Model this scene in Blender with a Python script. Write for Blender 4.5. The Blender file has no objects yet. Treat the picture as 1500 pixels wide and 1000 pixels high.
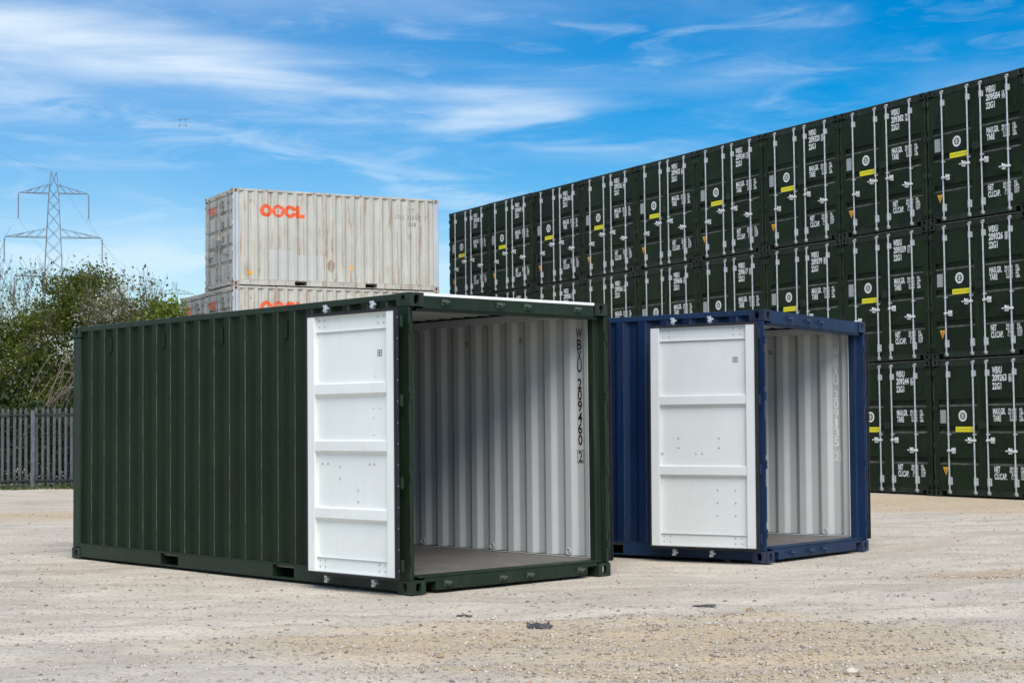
import bpy, bmesh, math, random
import numpy as np
from mathutils import Matrix, Vector, noise as mnoise

R = math.radians
scene = bpy.context.scene
C = scene.collection

# ------------------------------------------------------------------ camera
CAM_H, PITCH, ROLL = 1.4504, 0.0502, 0.0105
cam_data = bpy.data.cameras.new('camera')
cam_data.sensor_width = 36.0
cam_data.lens = 2396.8 / 1500 * 36
cam_data.clip_start, cam_data.clip_end = 0.1, 6000
cam_data.dof.use_dof = True
cam_data.dof.focus_distance = 15.5
cam_data.dof.aperture_fstop = 8.0
cam = bpy.data.objects.new('camera', cam_data)
C.objects.link(cam)
cam.matrix_world = (Matrix.Translation((0, 0, CAM_H)) @ Matrix.Rotation(math.pi / 2 + PITCH, 4, 'X')
                    @ Matrix.Rotation(-ROLL, 4, 'Z'))
scene.camera = cam

# ------------------------------------------------------------------ sky
SUN_EL, SUN_AZ = 48.0, 170.0        # degrees, azimuth clockwise from +y (behind the camera)
world = bpy.data.worlds.new('World'); scene.world = world; world.use_nodes = True
nt = world.node_tree; nt.nodes.clear()
def wn(t, **kw):
    n = nt.nodes.new(t)
    for k, v in kw.items(): setattr(n, k, v)
    return n
def wl(a, b): nt.links.new(a, b)
def wmath(op, a, b=None, c=None, clamp=False):
    n = wn('ShaderNodeMath', operation=op, use_clamp=clamp)
    for i, v in enumerate((a, b, c)):
        if v is None: continue
        if isinstance(v, (int, float)): n.inputs[i].default_value = v
        else: wl(v, n.inputs[i])
    return n.outputs[0]
def wrange(v, a, b, c=0.0, d=1.0):
    n = wn('ShaderNodeMapRange', interpolation_type='SMOOTHSTEP')
    wl(v, n.inputs[0])
    for i, q in enumerate((a, b, c, d)): n.inputs[i + 1].default_value = q
    return n.outputs[0]
w_out = wn('ShaderNodeOutputWorld'); w_bg = wn('ShaderNodeBackground'); wl(w_bg.outputs[0], w_out.inputs[0])
w_bg.inputs[1].default_value = 0.052
sky = wn('ShaderNodeTexSky', sky_type='NISHITA', sun_disc=False)
sky.sun_elevation = R(SUN_EL); sky.sun_rotation = R(SUN_AZ)
sky.altitude = 50; sky.air_density = 1.0; sky.dust_density = 0.35; sky.ozone_density = 2.2
hs = wn('ShaderNodeHueSaturation'); wl(sky.outputs[0], hs.inputs['Color'])
hs.inputs['Hue'].default_value = 0.503; hs.inputs['Saturation'].default_value = 1.75; hs.inputs['Value'].default_value = .77
tc = wn('ShaderNodeTexCoord')
sep = wn('ShaderNodeSeparateXYZ'); wl(tc.outputs['Generated'], sep.inputs[0])
X, Y, Z = sep.outputs
def wnoise(rot, scale, nscale, detail, rough, dist=0.0, off=(0, 0, 0)):
    m = wn('ShaderNodeMapping'); wl(tc.outputs['Generated'], m.inputs[0])
    m.inputs['Rotation'].default_value = rot; m.inputs['Scale'].default_value = scale; m.inputs['Location'].default_value = off
    n = wn('ShaderNodeTexNoise'); wl(m.outputs[0], n.inputs['Vector'])
    n.inputs['Scale'].default_value = nscale; n.inputs['Detail'].default_value = detail
    n.inputs['Roughness'].default_value = rough; n.inputs['Distortion'].default_value = dist
    return n.outputs['Fac']
# long cirrus bands lie along great circles of the sky, broken up by streaky noise
wob = wmath('MULTIPLY', wmath('SUBTRACT', wnoise((0, 0, 0), (1, 1, 1), 5, 3, .5, 0.0, (3, 1, 2)), .5), .035)
def band(a, b, w, soft=1.0):           # |z + a x - b y| / w
    d = wmath('ADD', wmath('ADD', Z, wmath('MULTIPLY', X, a)), wmath('MULTIPLY', Y, -b))
    d = wmath('ABSOLUTE', wmath('ADD', d, wob))
    return wrange(d, 0.0, w, 1.0, 0.0)
streak = wnoise((0, R(15), 0), (1.4, 1.4, 9), 3.6, 7, .56, .5)
fine = wnoise((0, R(18), 0), (1.7, 1.7, 9), 8.0, 7, .60, .8, (5, 2, 1))
veil = wnoise((0, R(4), 0), (1, 1, 4.2), 3.1, 6, .55, .3, (1.7, .3, .9))
left = wrange(X, -.06, -.20)
b1 = wmath('MULTIPLY', band(.185, .190, .034), wrange(streak, .42, .66))
b1 = wmath('MULTIPLY', b1, wrange(X, .16, -.02, .06, .60))
b1c = wmath('MULTIPLY', wmath('MULTIPLY', band(.175, .196, .026), wrange(X, -.09, -.17)), wrange(streak, .25, .62, .18, .66))
b2 = wmath('MULTIPLY', wmath('MULTIPLY', band(.24, .133, .016), wrange(fine, .40, .62)), .24)
b3 = wmath('MULTIPLY', wmath('MULTIPLY', band(-.05, .118, .022), wrange(streak, .42, .60)), wmath('MULTIPLY', left, .40))
g1 = wmath('MULTIPLY', wrange(veil, .42, .80), .26)
g2 = wmath('MULTIPLY', wrange(fine, .48, .80), .24)
low = wrange(Z, .15, .03, 0.0, .24)
lowc = wmath('MULTIPLY', wrange(streak, .46, .66), wmath('MULTIPLY', wrange(Z, .14, .06), .32))
g0 = wmath('MULTIPLY', wrange(X, .16, -.30), wmath('ADD', .06, wmath('MULTIPLY', veil, .24)))      # thin cirrus veil thickening to the left
tot = b1
for t_ in (b1c, b2, b3, g0, g1, g2, low, lowc):
    tot = wmath('SUBTRACT', 1.0, wmath('MULTIPLY', wmath('SUBTRACT', 1.0, tot), wmath('SUBTRACT', 1.0, t_)))
tot = wmath('MINIMUM', tot, .93)
mixn = wn('ShaderNodeMix', data_type='RGBA'); wl(tot, mixn.inputs['Factor'])
wl(hs.outputs[0], mixn.inputs['A']); mixn.inputs['B'].default_value = (5.6, 6.3, 6.9, 1)
wl(mixn.outputs['Result'], w_bg.inputs[0])

# ------------------------------------------------------------------ sun through thin cloud
sun_data = bpy.data.lights.new('sun', 'SUN'); sun_data.energy = 1.5; sun_data.angle = R(45); sun_data.color = (1.0, .93, .84)
sun = bpy.data.objects.new('sun', sun_data); C.objects.link(sun)
sd = Vector((math.sin(R(SUN_AZ)) * math.cos(R(SUN_EL)), math.cos(R(SUN_AZ)) * math.cos(R(SUN_EL)), math.sin(R(SUN_EL))))
sun.rotation_euler = sd.to_track_quat('Z', 'Y').to_euler()
sun.location = sd * 60
scene.view_settings.view_transform = 'Standard'; scene.view_settings.look = 'None'
scene.view_settings.exposure = 1.58; scene.view_settings.gamma = 1.0; scene.view_settings.use_curve_mapping = False

# ================================================================== helpers
class MB:
    """collects vertices and faces for one mesh"""
    def __init__(s): s.v = []; s.f = []; s.m = []
    def face(s, pts, mi=0):
        n = len(s.v); s.v += [tuple(p) for p in pts]; s.f.append(tuple(range(n, n + len(pts)))); s.m.append(mi)
    def box(s, a, b, c=0.0, mi=0):
        (x0, y0, z0), (x1, y1, z1) = a, b
        if c <= 0:
            n = len(s.v)
            s.v += [(x, y, z) for z in (z0, z1) for y in (y0, y1) for x in (x0, x1)]
            for q in ((0, 2, 3, 1), (4, 5, 7, 6), (0, 1, 5, 4), (2, 6, 7, 3), (0, 4, 6, 2), (1, 3, 7, 5)):
                s.f.append(tuple(n + i for i in q)); s.m.append(mi)
            return s
        c = min(c, .45 * min(abs(x1 - x0), abs(y1 - y0), abs(z1 - z0)))
        n = len(s.v); idx = {}
        X_, Y_, Z_ = (x0, x1), (y0, y1), (z0, z1)
        for ix in (0, 1):
            for iy in (0, 1):
                for iz in (0, 1):
                    sx, sy, sz = (1 - 2 * ix), (1 - 2 * iy), (1 - 2 * iz)
                    for ax in range(3):
                        p = [X_[ix] + sx * c, Y_[iy] + sy * c, Z_[iz] + sz * c]
                        p[ax] = (X_, Y_, Z_)[ax][(ix, iy, iz)[ax]]
                        idx[(ix, iy, iz, ax)] = len(s.v); s.v.append(tuple(p))
        def add(ks, nrm):
            pts = [Vector(s.v[idx[k]]) for k in ks]
            nn = (pts[1] - pts[0]).cross(pts[2] - pts[0])
            ii = [idx[k] for k in ks]
            if nn.dot(Vector(nrm)) < 0: ii.reverse()
            s.f.append(tuple(ii)); s.m.append(mi)
        for ax in range(3):
            o = [i for i in range(3) if i != ax]
            for sd_ in (0, 1):
                ks = []
                for (p, q) in ((0, 0), (1, 0), (1, 1), (0, 1)):
                    k = [0, 0, 0]; k[ax] = sd_; k[o[0]] = p; k[o[1]] = q; ks.append((*k, ax))
                nr = [0, 0, 0]; nr[ax] = 2 * sd_ - 1; add(ks, nr)
        for ax in range(3):
            o = [i for i in range(3) if i != ax]
            for p in (0, 1):
                for q in (0, 1):
                    k0 = [0, 0, 0]; k0[o[0]] = p; k0[o[1]] = q; k1 = list(k0); k1[ax] = 1
                    nr = [0, 0, 0]; nr[o[0]] = 2 * p - 1; nr[o[1]] = 2 * q - 1
                    add([(*k0, o[0]), (*k1, o[0]), (*k1, o[1]), (*k0, o[1])], nr)
        for k in [(i, j, l) for i in (0, 1) for j in (0, 1) for l in (0, 1)]:
            add([(*k, 0), (*k, 1), (*k, 2)], [2 * i - 1 for i in k])
        return s
    def tube(s, pts, radii, n=8, mi=0, cap=True):
        pts = [Vector(p) for p in pts]
        if not hasattr(radii, '__len__'): radii = [radii] * len(pts)
        rings = []
        up = None
        for i, p in enumerate(pts):
            d = (pts[min(i + 1, len(pts) - 1)] - pts[max(i - 1, 0)])
            d = d.normalized() if d.length > 1e-9 else Vector((0, 0, 1))
            if up is None: up = d.orthogonal().normalized()
            up = (up - d * up.dot(d)); up = up.normalized() if up.length > 1e-6 else d.orthogonal().normalized()
            w = d.cross(up)
            b = len(s.v)
            for k in range(n):
                a = 2 * math.pi * k / n
                s.v.append(tuple(p + radii[i] * (math.cos(a) * up + math.sin(a) * w)))
            rings.append(b)
        for a, b in zip(rings, rings[1:]):
            for k in range(n):
                s.f.append((a + k, a + (k + 1) % n, b + (k + 1) % n, b + k)); s.m.append(mi)
        if cap:
            s.f.append(tuple(reversed(range(rings[0], rings[0] + n)))); s.m.append(mi)
            s.f.append(tuple(range(rings[-1], rings[-1] + n))); s.m.append(mi)
        return s
    def disc(s, c, axu, axv, r, n=10, mi=0, ry=None):
        c, axu, axv = Vector(c), Vector(axu), Vector(axv)
        s.face([c + axu * r * math.cos(2 * math.pi * k / n) + axv * (ry or r) * math.sin(2 * math.pi * k / n) for k in range(n)], mi)
    def mirror_x(s, w):
        s.v = [(w - x, y, z) for x, y, z in s.v]; s.f = [tuple(reversed(f)) for f in s.f]; return s
    def mesh(s, name, smooth=False):
        me = bpy.data.meshes.new(name); me.from_pydata(s.v, [], s.f); me.update()
        if any(s.m): me.polygons.foreach_set('material_index', s.m)
        if smooth: me.polygons.foreach_set('use_smooth', [True] * len(me.polygons))
        return me

def np_mesh(name, V, F):
    """V (n,3), F (m,k) arrays -> mesh"""
    me = bpy.data.meshes.new(name); V = np.asarray(V, np.float32); F = np.asarray(F, np.int32)
    me.vertices.add(len(V)); me.vertices.foreach_set('co', V.ravel())
    k = F.shape[1]; me.loops.add(F.size); me.loops.foreach_set('vertex_index', F.ravel())
    me.polygons.add(len(F)); me.polygons.foreach_set('loop_start', np.arange(0, F.size, k, dtype=np.int32))
    me.update(calc_edges=True); return me

def obj(name, me, mat, parent=None, loc=None, rot=None, kind=None):
    o = bpy.data.objects.new(name, me); C.objects.link(o)
    mats = mat if isinstance(mat, (list, tuple)) else [mat]
    if len(me.materials) == 0:
        for m in mats: me.materials.append(m)
    elif [m for m in me.materials] != list(mats):
        while len(me.materials) < len(mats): me.materials.append(None)
        for i, m in enumerate(mats):
            o.material_slots[i].link = 'OBJECT'; o.material_slots[i].material = m
    if parent is not None: o.parent = parent
    if loc is not None: o.location = loc
    if rot is not None: o.rotation_euler = rot
    if kind: o['kind'] = kind
    return o
def thing(name, label, cat, loc=(0, 0, 0), rot=(0, 0, 0), group=None):
    o = bpy.data.objects.new(name, None); C.objects.link(o); o.location = loc; o.rotation_euler = rot
    o.empty_display_size = .2
    return tag(o, label, cat, group)
def tag(o, label, cat, group=None):
    o['label'] = label; o['category'] = cat
    if group: o['group'] = group
    return o

# ------------------------------------------------------------------ materials
def new_mat(name):
    m = bpy.data.materials.new(name); m.use_nodes = True
    t = m.node_tree; b = t.nodes['Principled BSDF']
    return m, t, b
def tn(t, typ, **kw):
    n = t.nodes.new(typ)
    for k, v in kw.items(): setattr(n, k, v)
    return n
def tnoise(t, vec, scale, detail=4, rough=.55, dist=0.0, w=None):
    n = tn(t, 'ShaderNodeTexNoise')
    if w is not None: n.noise_dimensions = '4D'; t.links.new(w, n.inputs['W'])
    t.links.new(vec, n.inputs['Vector'])
    n.inputs['Scale'].default_value = scale; n.inputs['Detail'].default_value = detail
    n.inputs['Roughness'].default_value = rough; n.inputs['Distortion'].default_value = dist
    return n.outputs['Fac']
def tmap(t, vec, scale=(1, 1, 1), loc=(0, 0, 0), rot=(0, 0, 0)):
    m = tn(t, 'ShaderNodeMapping'); t.links.new(vec, m.inputs[0])
    m.inputs['Scale'].default_value = scale; m.inputs['Location'].default_value = loc; m.inputs['Rotation'].default_value = rot
    return m.outputs[0]
def trange(t, v, a, b, c=0.0, d=1.0):
    n = tn(t, 'ShaderNodeMapRange', interpolation_type='SMOOTHSTEP'); t.links.new(v, n.inputs[0])
    for i, q in enumerate((a, b, c, d)): n.inputs[i + 1].default_value = q
    return n.outputs[0]
def tmath(t, op, a, b, clamp=False):
    n = tn(t, 'ShaderNodeMath', operation=op, use_clamp=clamp)
    for i, v in enumerate((a, b)):
        if isinstance(v, (int, float)): n.inputs[i].default_value = v
        else: t.links.new(v, n.inputs[i])
    return n.outputs[0]
def tmix(t, fac, a, b):
    n = tn(t, 'ShaderNodeMix', data_type='RGBA')
    for v, key in ((fac, 'Factor'), (a, 'A'), (b, 'B')):
        if isinstance(v, (int, float)): n.inputs[key].default_value = v
        elif isinstance(v, (tuple, list)): n.inputs[key].default_value = (*v, 1) if len(v) == 3 else v
        else: t.links.new(v, n.inputs[key])
    return n.outputs['Result']
def tbump(t, h, strength, dist, nrm=None):
    n = tn(t, 'ShaderNodeBump'); n.inputs['Strength'].default_value = strength; n.inputs['Distance'].default_value = dist
    t.links.new(h, n.inputs['Height'])
    if nrm is not None: t.links.new(nrm, n.inputs['Normal'])
    return n.outputs[0]

def paint(name, col, rough=.45, var=.25, dust=.12, dustcol=(.30, .27, .23), rust=0.0, rustcol=(.17, .07, .03), scuff=.0, spec=.5, dent=.25, streak_rust=0.0):
    """sprayed steel paint with faint tone shifts, dust film, scuffs, rust spots and shallow dents"""
    m, t, b = new_mat(name)
    oi = tn(t, 'ShaderNodeObjectInfo'); tcn = tn(t, 'ShaderNodeTexCoord'); V = tcn.outputs['Object']
    w = tmath(t, 'MULTIPLY', oi.outputs['Random'], 37.0)
    n1 = tnoise(t, V, 1.3, 5, .6, .2, w)
    vs = tmap(t, V, (9, 9, .8)); n2 = tnoise(t, vs, 1.6, 5, .65, .1, w)
    n3 = tnoise(t, V, 34, 4, .6, 0, w)
    dark = tuple(c * (1 - var) for c in col); lite = tuple(min(1, c * (1 + var)) for c in col)
    c = tmix(t, trange(t, n1, .3, .7), dark, lite)
    dz = trange(t, n2, .45, .80, 0, dust)
    c = tmix(t, dz, c, dustcol)
    sp = trange(t, n3, .60, .75, 0, dust * .8); c = tmix(t, sp, c, dustcol)
    rr = rough
    if scuff > 0:
        s = tnoise(t, tmap(t, V, (3, 3, 14)), 7, 3, .7, .5, w); c = tmix(t, trange(t, s, .70, .76, 0, scuff), c, (.42, .42, .40))
    rmask = None
    if rust > 0:
        r1 = tnoise(t, V, 5.5, 7, .7, .6, w); rmask = trange(t, r1, .74 - .22 * rust, .80 - .2 * rust)
    if streak_rust > 0:
        r2 = tnoise(t, tmap(t, V, (7, 7, .55)), 1.5, 6, .72, .25, w); q = trange(t, r2, .68 - .11 * streak_rust, .80 - .11 * streak_rust, 0, .75)
        rmask = q if rmask is None else tmath(t, 'MAXIMUM', rmask, q)
    if rmask is not None:
        rc = tmix(t, trange(t, n3, .35, .65), rustcol, tuple(min(1, k * 2.0) for k in rustcol))
        c = tmix(t, rmask, c, rc)
    t.links.new(c, b.inputs['Base Color'])
    rg = trange(t, n2, .3, .8, rough - .05, rough + .18)
    t.links.new(rg, b.inputs['Roughness'])
    b.inputs['Specular IOR Level'].default_value = spec
    d1 = tnoise(t, V, 2.2, 2, .5, 0, w)
    nb = tbump(t, d1, dent, .02)
    nb = tbump(t, n3, .06, .004, nb)
    t.links.new(nb, b.inputs['Normal'])
    return m
def plain(name, col, rough=.6, metal=0.0, spec=.5, var=.12, nscale=20):
    m, t, b = new_mat(name)
    tcn = tn(t, 'ShaderNodeTexCoord'); n = tnoise(t, tcn.outputs['Object'], nscale, 4, .6)
    c = tmix(t, trange(t, n, .3, .7), tuple(k * (1 - var) for k in col), tuple(min(1, k * (1 + var)) for k in col))
    t.links.new(c, b.inputs['Base Color']); b.inputs['Roughness'].default_value = rough
    b.inputs['Metallic'].default_value = metal; b.inputs['Specular IOR Level'].default_value = spec
    return m

M = {}
GREEN = (.0074, .0174, .0068)
M['green'] = paint('green_paint', GREEN, .5, .16, .02, scuff=.06, dent=.22, spec=.15)
M['green_frame'] = paint('green_frame_paint', (.0095, .0225, .0118), .48, .2, .05, rust=.10, scuff=.15, spec=.3)
M['green_cast'] = paint('green_casting_paint', (.011, .023, .014), .5, .25, .12, rust=.36, scuff=.25, spec=.3)
M['green_stack'] = paint('stack_green_paint', (.0092, .0205, .0082), .5, .28, .04, scuff=.06, spec=.14)
M['green_stack_frame'] = paint('stack_green_frame', (.0105, .0205, .0108), .5, .3, .12, rust=.12, scuff=.15, spec=.25)
M['green_stack_cast'] = paint('stack_green_casting', (.012, .019, .013), .55, .3, .18, rust=.5, spec=.3)
M['blue'] = paint('blue_paint', (.0027, .0145, .051), .48, .16, .015, scuff=.05, dent=.25, spec=.22)
M['blue_frame'] = paint('blue_frame_paint', (.0070, .0245, .068), .48, .2, .04, rust=.10, scuff=.12, spec=.28)
M['blue_cast'] = paint('blue_casting_paint', (.012, .024, .058), .5, .25, .12, rust=.40, scuff=.2, spec=.3)
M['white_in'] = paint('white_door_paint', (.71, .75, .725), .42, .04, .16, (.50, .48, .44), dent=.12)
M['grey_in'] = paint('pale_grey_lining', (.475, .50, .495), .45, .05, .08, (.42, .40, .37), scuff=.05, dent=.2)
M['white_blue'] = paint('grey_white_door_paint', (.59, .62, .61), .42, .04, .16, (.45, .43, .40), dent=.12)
M['oocl'] = paint('weathered_grey_paint', (.465, .47, .415), .55, .08, .42, (.42, .38, .29), rust=.24, rustcol=(.21, .125, .075), dent=.3, streak_rust=1.5)
M['oocl_frame'] = paint('rusty_grey_frame', (.46, .46, .41), .6, .15, .40, (.38, .30, .20), rust=.55, rustcol=(.16, .08, .042), streak_rust=1.6)
M['oocl_post'] = paint('blue_grey_post', (.44, .49, .53), .55, .1, .15, (.40, .37, .30), rust=.12, rustcol=(.20, .09, .05), streak_rust=.5)
M['oocl_cast'] = paint('rusty_casting', (.36, .33, .29), .65, .2, .3, (.3, .22, .15), rust=.8, rustcol=(.11, .05, .025))
M['oocl_edge'] = paint('rust_streaked_edge', (.46, .45, .39), .6, .15, .5, (.36, .27, .17), rust=.5, rustcol=(.17, .09, .05), streak_rust=2.3)
M['patch'] = paint('fresh_grey_patch', (.47, .475, .455), .55, .06, .15, (.42, .38, .30), rust=.05)
M['skylit_green'] = plain('skylit_green_ledge', (.085, .092, .078), .8, 0, .2, .35, 8)  # pale tone puts the sky light on ledges and header lips into the colour
M['worn'] = plain('worn_edge_keeper_glint', (.040, .058, .044), .6, 0, .3, .5, 6)
M['worn_blue'] = plain('worn_edge_keeper_glint_blue', (.016, .030, .075), .6, 0, .3, .5, 6)
M['galv'] = plain('galvanised_steel', (.50, .53, .55), .42, .35, .5, .15, 9)
M['galv_bright'] = plain('bright_galvanised_steel', (.68, .71, .72), .4, .2, .5, .1, 9)
M['galv_dull'] = plain('dull_galvanised_steel', (.26, .27, .27), .5, .4, .5, .3, 14)
M['rubber'] = plain('black_rubber', (.012, .012, .014), .6, 0, .4, .3, 8)
M['black'] = plain('black_print', (.012, .012, .013), .6, 0, .3)
M['white_print'] = plain('white_print', (.74, .76, .75), .6, 0, .3, .06)
M['grey_print'] = plain('pale_print', (.80, .81, .80), .6, 0, .3, .06)
M['faded_print'] = plain('faded_print', (.16, .14, .12), .7, 0, .3, .4, 6)
M['yellow'] = plain('yellow_sticker', (.80, .72, .02), .5, 0, .4, .05)
M['yellow_print'] = plain('yellow_sticker_print', (.36, .30, .03), .5)
M['orange'] = plain('orange_sticker', (.78, .36, .02), .5, 0, .4, .08)
M['logo'] = plain('orange_red_logo', (.72, .115, .035), .6, 0, .3, .14, 5)
M['bluemark'] = plain('blue_mark', (.05, .12, .32), .6)
M['plate'] = plain('metal_plate', (.36, .37, .37), .5, .2, .4, .35, 60)
M['bolt'] = plain('painted_bolt', (.36, .38, .37), .4, .1)
M['strip'] = plain('white_sealed_strip', (.80, .82, .80), .35, 0, .5, .04)

# plywood floor
m, t, b = new_mat('plywood_floor'); M['floor'] = m
V = tn(t, 'ShaderNodeTexCoord').outputs['Object']
n1 = tnoise(t, V, 2.2, 6, .65, .4); n2 = tnoise(t, tmap(t, V, (30, 1.2, 1)), 2.5, 5, .6); n3 = tnoise(t, V, 60, 3, .6)
c = tmix(t, trange(t, n2, .3, .7), (.105, .10, .09), (.16, .15, .138)); c = tmix(t, trange(t, n1, .48, .72, 0, .65), c, (.26, .23, .20))
c = tmix(t, trange(t, n3, .62, .72, 0, .5), c, (.34, .30, .25))
t.links.new(c, b.inputs['Base Color']); b.inputs['Roughness'].default_value = .62
t.links.new(tbump(t, n2, .15, .01), b.inputs['Normal'])

# ground: compacted crushed stone with sandy and grey patches
m, t, b = new_mat('crushed_stone_ground'); M['ground'] = m
V = tn(t, 'ShaderNodeTexCoord').outputs['Object']
big = tnoise(t, tmap(t, V, (.16, .30, 1)), 1.0, 5, .6, .8)
mid = tnoise(t, tmap(t, V, (.55, 1.3, 1), rot=(0, 0, R(-12))), 1.1, 7, .68, .7)
trk = tnoise(t, tmap(t, V, (.25, 2.6, 1), rot=(0, 0, R(9))), 1.3, 5, .6, .6)
fin = tnoise(t, V, 22, 6, .75)
grit = tn(t, 'ShaderNodeTexVoronoi'); grit.inputs['Scale'].default_value = 42; t.links.new(V, grit.inputs['Vector'])
grit2 = tn(t, 'ShaderNodeTexVoronoi'); grit2.inputs['Scale'].default_value = 110; t.links.new(V, grit2.inputs['Vector'])
c = tmix(t, trange(t, mid, .30, .70), (.48, .435, .38), (.68, .64, .575))
sandm = tn(t, 'ShaderNodeAttribute', attribute_name='sand').outputs['Fac']
sandm = tmath(t, 'MULTIPLY', trange(t, tmath(t, 'ADD', sandm, tmath(t, 'MULTIPLY', tmath(t, 'SUBTRACT', mid, .5), 2.6)), .20, .95), .95)
c = tmix(t, sandm, c, tmix(t, trange(t, fin, .3, .7), (.46, .36, .235), (.65, .545, .39)))
c = tmix(t, trange(t, big, .56, .72, 0, .55), c, (.44, .345, .245))
rutm = tn(t, 'ShaderNodeAttribute', attribute_name='rut').outputs['Fac']
c = tmix(t, tmath(t, 'MULTIPLY', rutm, trange(t, fin, .3, .6, .25, .75)), c, (.66, .62, .555))
c = tmix(t, trange(t, trk, .56, .72, 0, .62), c, (.33, .295, .27))
c = tmix(t, trange(t, trk, .40, .26, 0, .55), c, (.62, .575, .52))
gs = tn(t, 'ShaderNodeSeparateColor'); t.links.new(grit.outputs['Color'], gs.inputs[0])
gsel = trange(t, gs.outputs[0], .70, .95, 0, .6); c = tmix(t, gsel, c, tmix(t, gs.outputs[1], (.19, .17, .155), (.60, .53, .44)))
gs2 = tn(t, 'ShaderNodeSeparateColor'); t.links.new(grit2.outputs['Color'], gs2.inputs[0])
c = tmix(t, trange(t, gs2.outputs[0], .6, .95, 0, .5), c, tmix(t, gs2.outputs[1], (.20, .175, .15), (.62, .57, .50)))
c = tmix(t, trange(t, fin, .56, .74, 0, .40), c, (.26, .215, .17))

warm = tn(t, 'ShaderNodeMix', data_type='RGBA', blend_type='MULTIPLY'); warm.inputs['Factor'].default_value = 1; t.links.new(c, warm.inputs['A']); warm.inputs['B'].default_value = (1, .98, .905, 1); c = warm.outputs['Result']
t.links.new(c, b.inputs['Base Color']); b.inputs['Roughness'].default_value = .95; b.inputs['Specular IOR Level'].default_value = .15
nb = tbump(t, fin, .5, .03); nb = tbump(t, mid, .4, .10, nb); nb = tbump(t, grit.outputs['Distance'], .4, .012, nb)
t.links.new(nb, b.inputs['Normal'])

m, t, b = new_mat('loose_stones'); M['stones'] = m
gi = tn(t, 'ShaderNodeNewGeometry').outputs['Random Per Island']
cr = tn(t, 'ShaderNodeValToRGB'); t.links.new(gi, cr.inputs[0]); e = cr.color_ramp.elements
e[0].position = 0; e[0].color = (.16, .145, .135, 1); e[1].position = 1; e[1].color = (.60, .55, .48, 1)
for p_, c_ in ((.2, (.34, .30, .26, 1)), (.45, (.44, .38, .31, 1)), (.62, (.40, .27, .16, 1)), (.72, (.46, .42, .37, 1))):
    q = e.new(p_); q.color = c_
t.links.new(cr.outputs[0], b.inputs['Base Color']); b.inputs['Roughness'].default_value = .9

def leaf_mat(name, cols, trans=.35, rough=.55):
    m, t, b = new_mat(name)
    gi = tn(t, 'ShaderNodeNewGeometry').outputs['Random Per Island']
    cr = tn(t, 'ShaderNodeValToRGB'); t.links.new(gi, cr.inputs[0]); e = cr.color_ramp.elements
    e[0].color = (*cols[0], 1); e[1].color = (*cols[-1], 1)
    for i, k in enumerate(cols[1:-1]): e.new((i + 1) / (len(cols) - 1)).color = (*k, 1)
    t.links.new(cr.outputs[0], b.inputs['Base Color']); b.inputs['Roughness'].default_value = rough
    b.inputs['Specular IOR Level'].default_value = .3
    tr = tn(t, 'ShaderNodeBsdfTranslucent'); t.links.new(cr.outputs[0], tr.inputs[0])
    mx = tn(t, 'ShaderNodeMixShader'); mx.inputs[0].default_value = trans
    t.links.new(b.outputs[0], mx.inputs[1]); t.links.new(tr.outputs[0], mx.inputs[2])
    t.links.new(mx.outputs[0], t.nodes['Material Output'].inputs[0])
    return m
M['leaf'] = leaf_mat('hawthorn_leaves', [(.065, .095, .013), (.11, .15, .02), (.16, .20, .03), (.23, .26, .06)], .55)
M['leaf_dark'] = leaf_mat('ivy_leaves', [(.026, .045, .013), (.045, .072, .02), (.085, .12, .038)], .35, .5)
M['leaf_bright'] = leaf_mat('fresh_leaves', [(.10, .16, .02), (.16, .22, .03), (.22, .27, .05)])
M['leaf_bud'] = leaf_mat('young_olive_leaves', [(.10, .125, .025), (.16, .17, .045), (.20, .19, .06)], .55)
M['blossom'] = leaf_mat('white_blossom', [(.60, .61, .50), (.72, .72, .62), (.80, .80, .72)], .4)
M['grass'] = leaf_mat('grass_blades', [(.04, .075, .015), (.07, .11, .02), (.11, .14, .04)], .3)
M['bark'] = plain('bark', (.11, .095, .075), .9, 0, .2, .3, 12)
M['twig'] = plain('pale_twigs', (.17, .145, .115), .9, 0, .2, .3, 12)
M['fence'] = plain('weathered_shaded_pale', (.105, .117, .13), .5, .25, .4, .3, 5)  # base darkened so the shade on the fence is in its colour
M['fence_rail'] = plain('dark_fence_rail', (.028, .03, .033), .6, .3, .4, .3, 5)
M['pylon'] = plain('grey_lattice_steel', (.125, .14, .152), .6, .2, .4, .1, 1)
M['insulator'] = plain('grey_insulator', (.16, .17, .18), .4, 0, .5, .1, 3)
M['cable'] = plain('aluminium_cable', (.30, .33, .36), .5, .3, .4, .05, 1)
M['scrap'] = plain('charred_black_scrap', (.075, .075, .078), .8, 0, .3, .6, 22)

# ------------------------------------------------------------------ lettering
_tc = {}
def text2d(s, bold=.012):
    if (s, bold) in _tc: return _tc[(s, bold)]
    cu = bpy.data.curves.new('lettering', 'FONT'); cu.body = s; cu.size = 1.0; cu.resolution_u = 3; cu.offset = bold
    cu.fill_mode = 'FRONT' if hasattr(cu, 'fill_mode') else cu.fill_mode
    o = bpy.data.objects.new('lettering', cu); C.objects.link(o)
    dg = bpy.context.evaluated_depsgraph_get(); me = bpy.data.meshes.new_from_object(o.evaluated_get(dg))
    vs = [(v.co.x, v.co.y) for v in me.vertices]; fs = [tuple(p.vertices) for p in me.polygons]
    bpy.data.objects.remove(o); bpy.data.curves.remove(cu); bpy.data.meshes.remove(me)
    _tc[(s, bold)] = (vs, fs); return vs, fs
_hv, _ = text2d('H', 0.0); CAP = max(v[1] for v in _hv) - min(v[1] for v in _hv)
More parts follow.
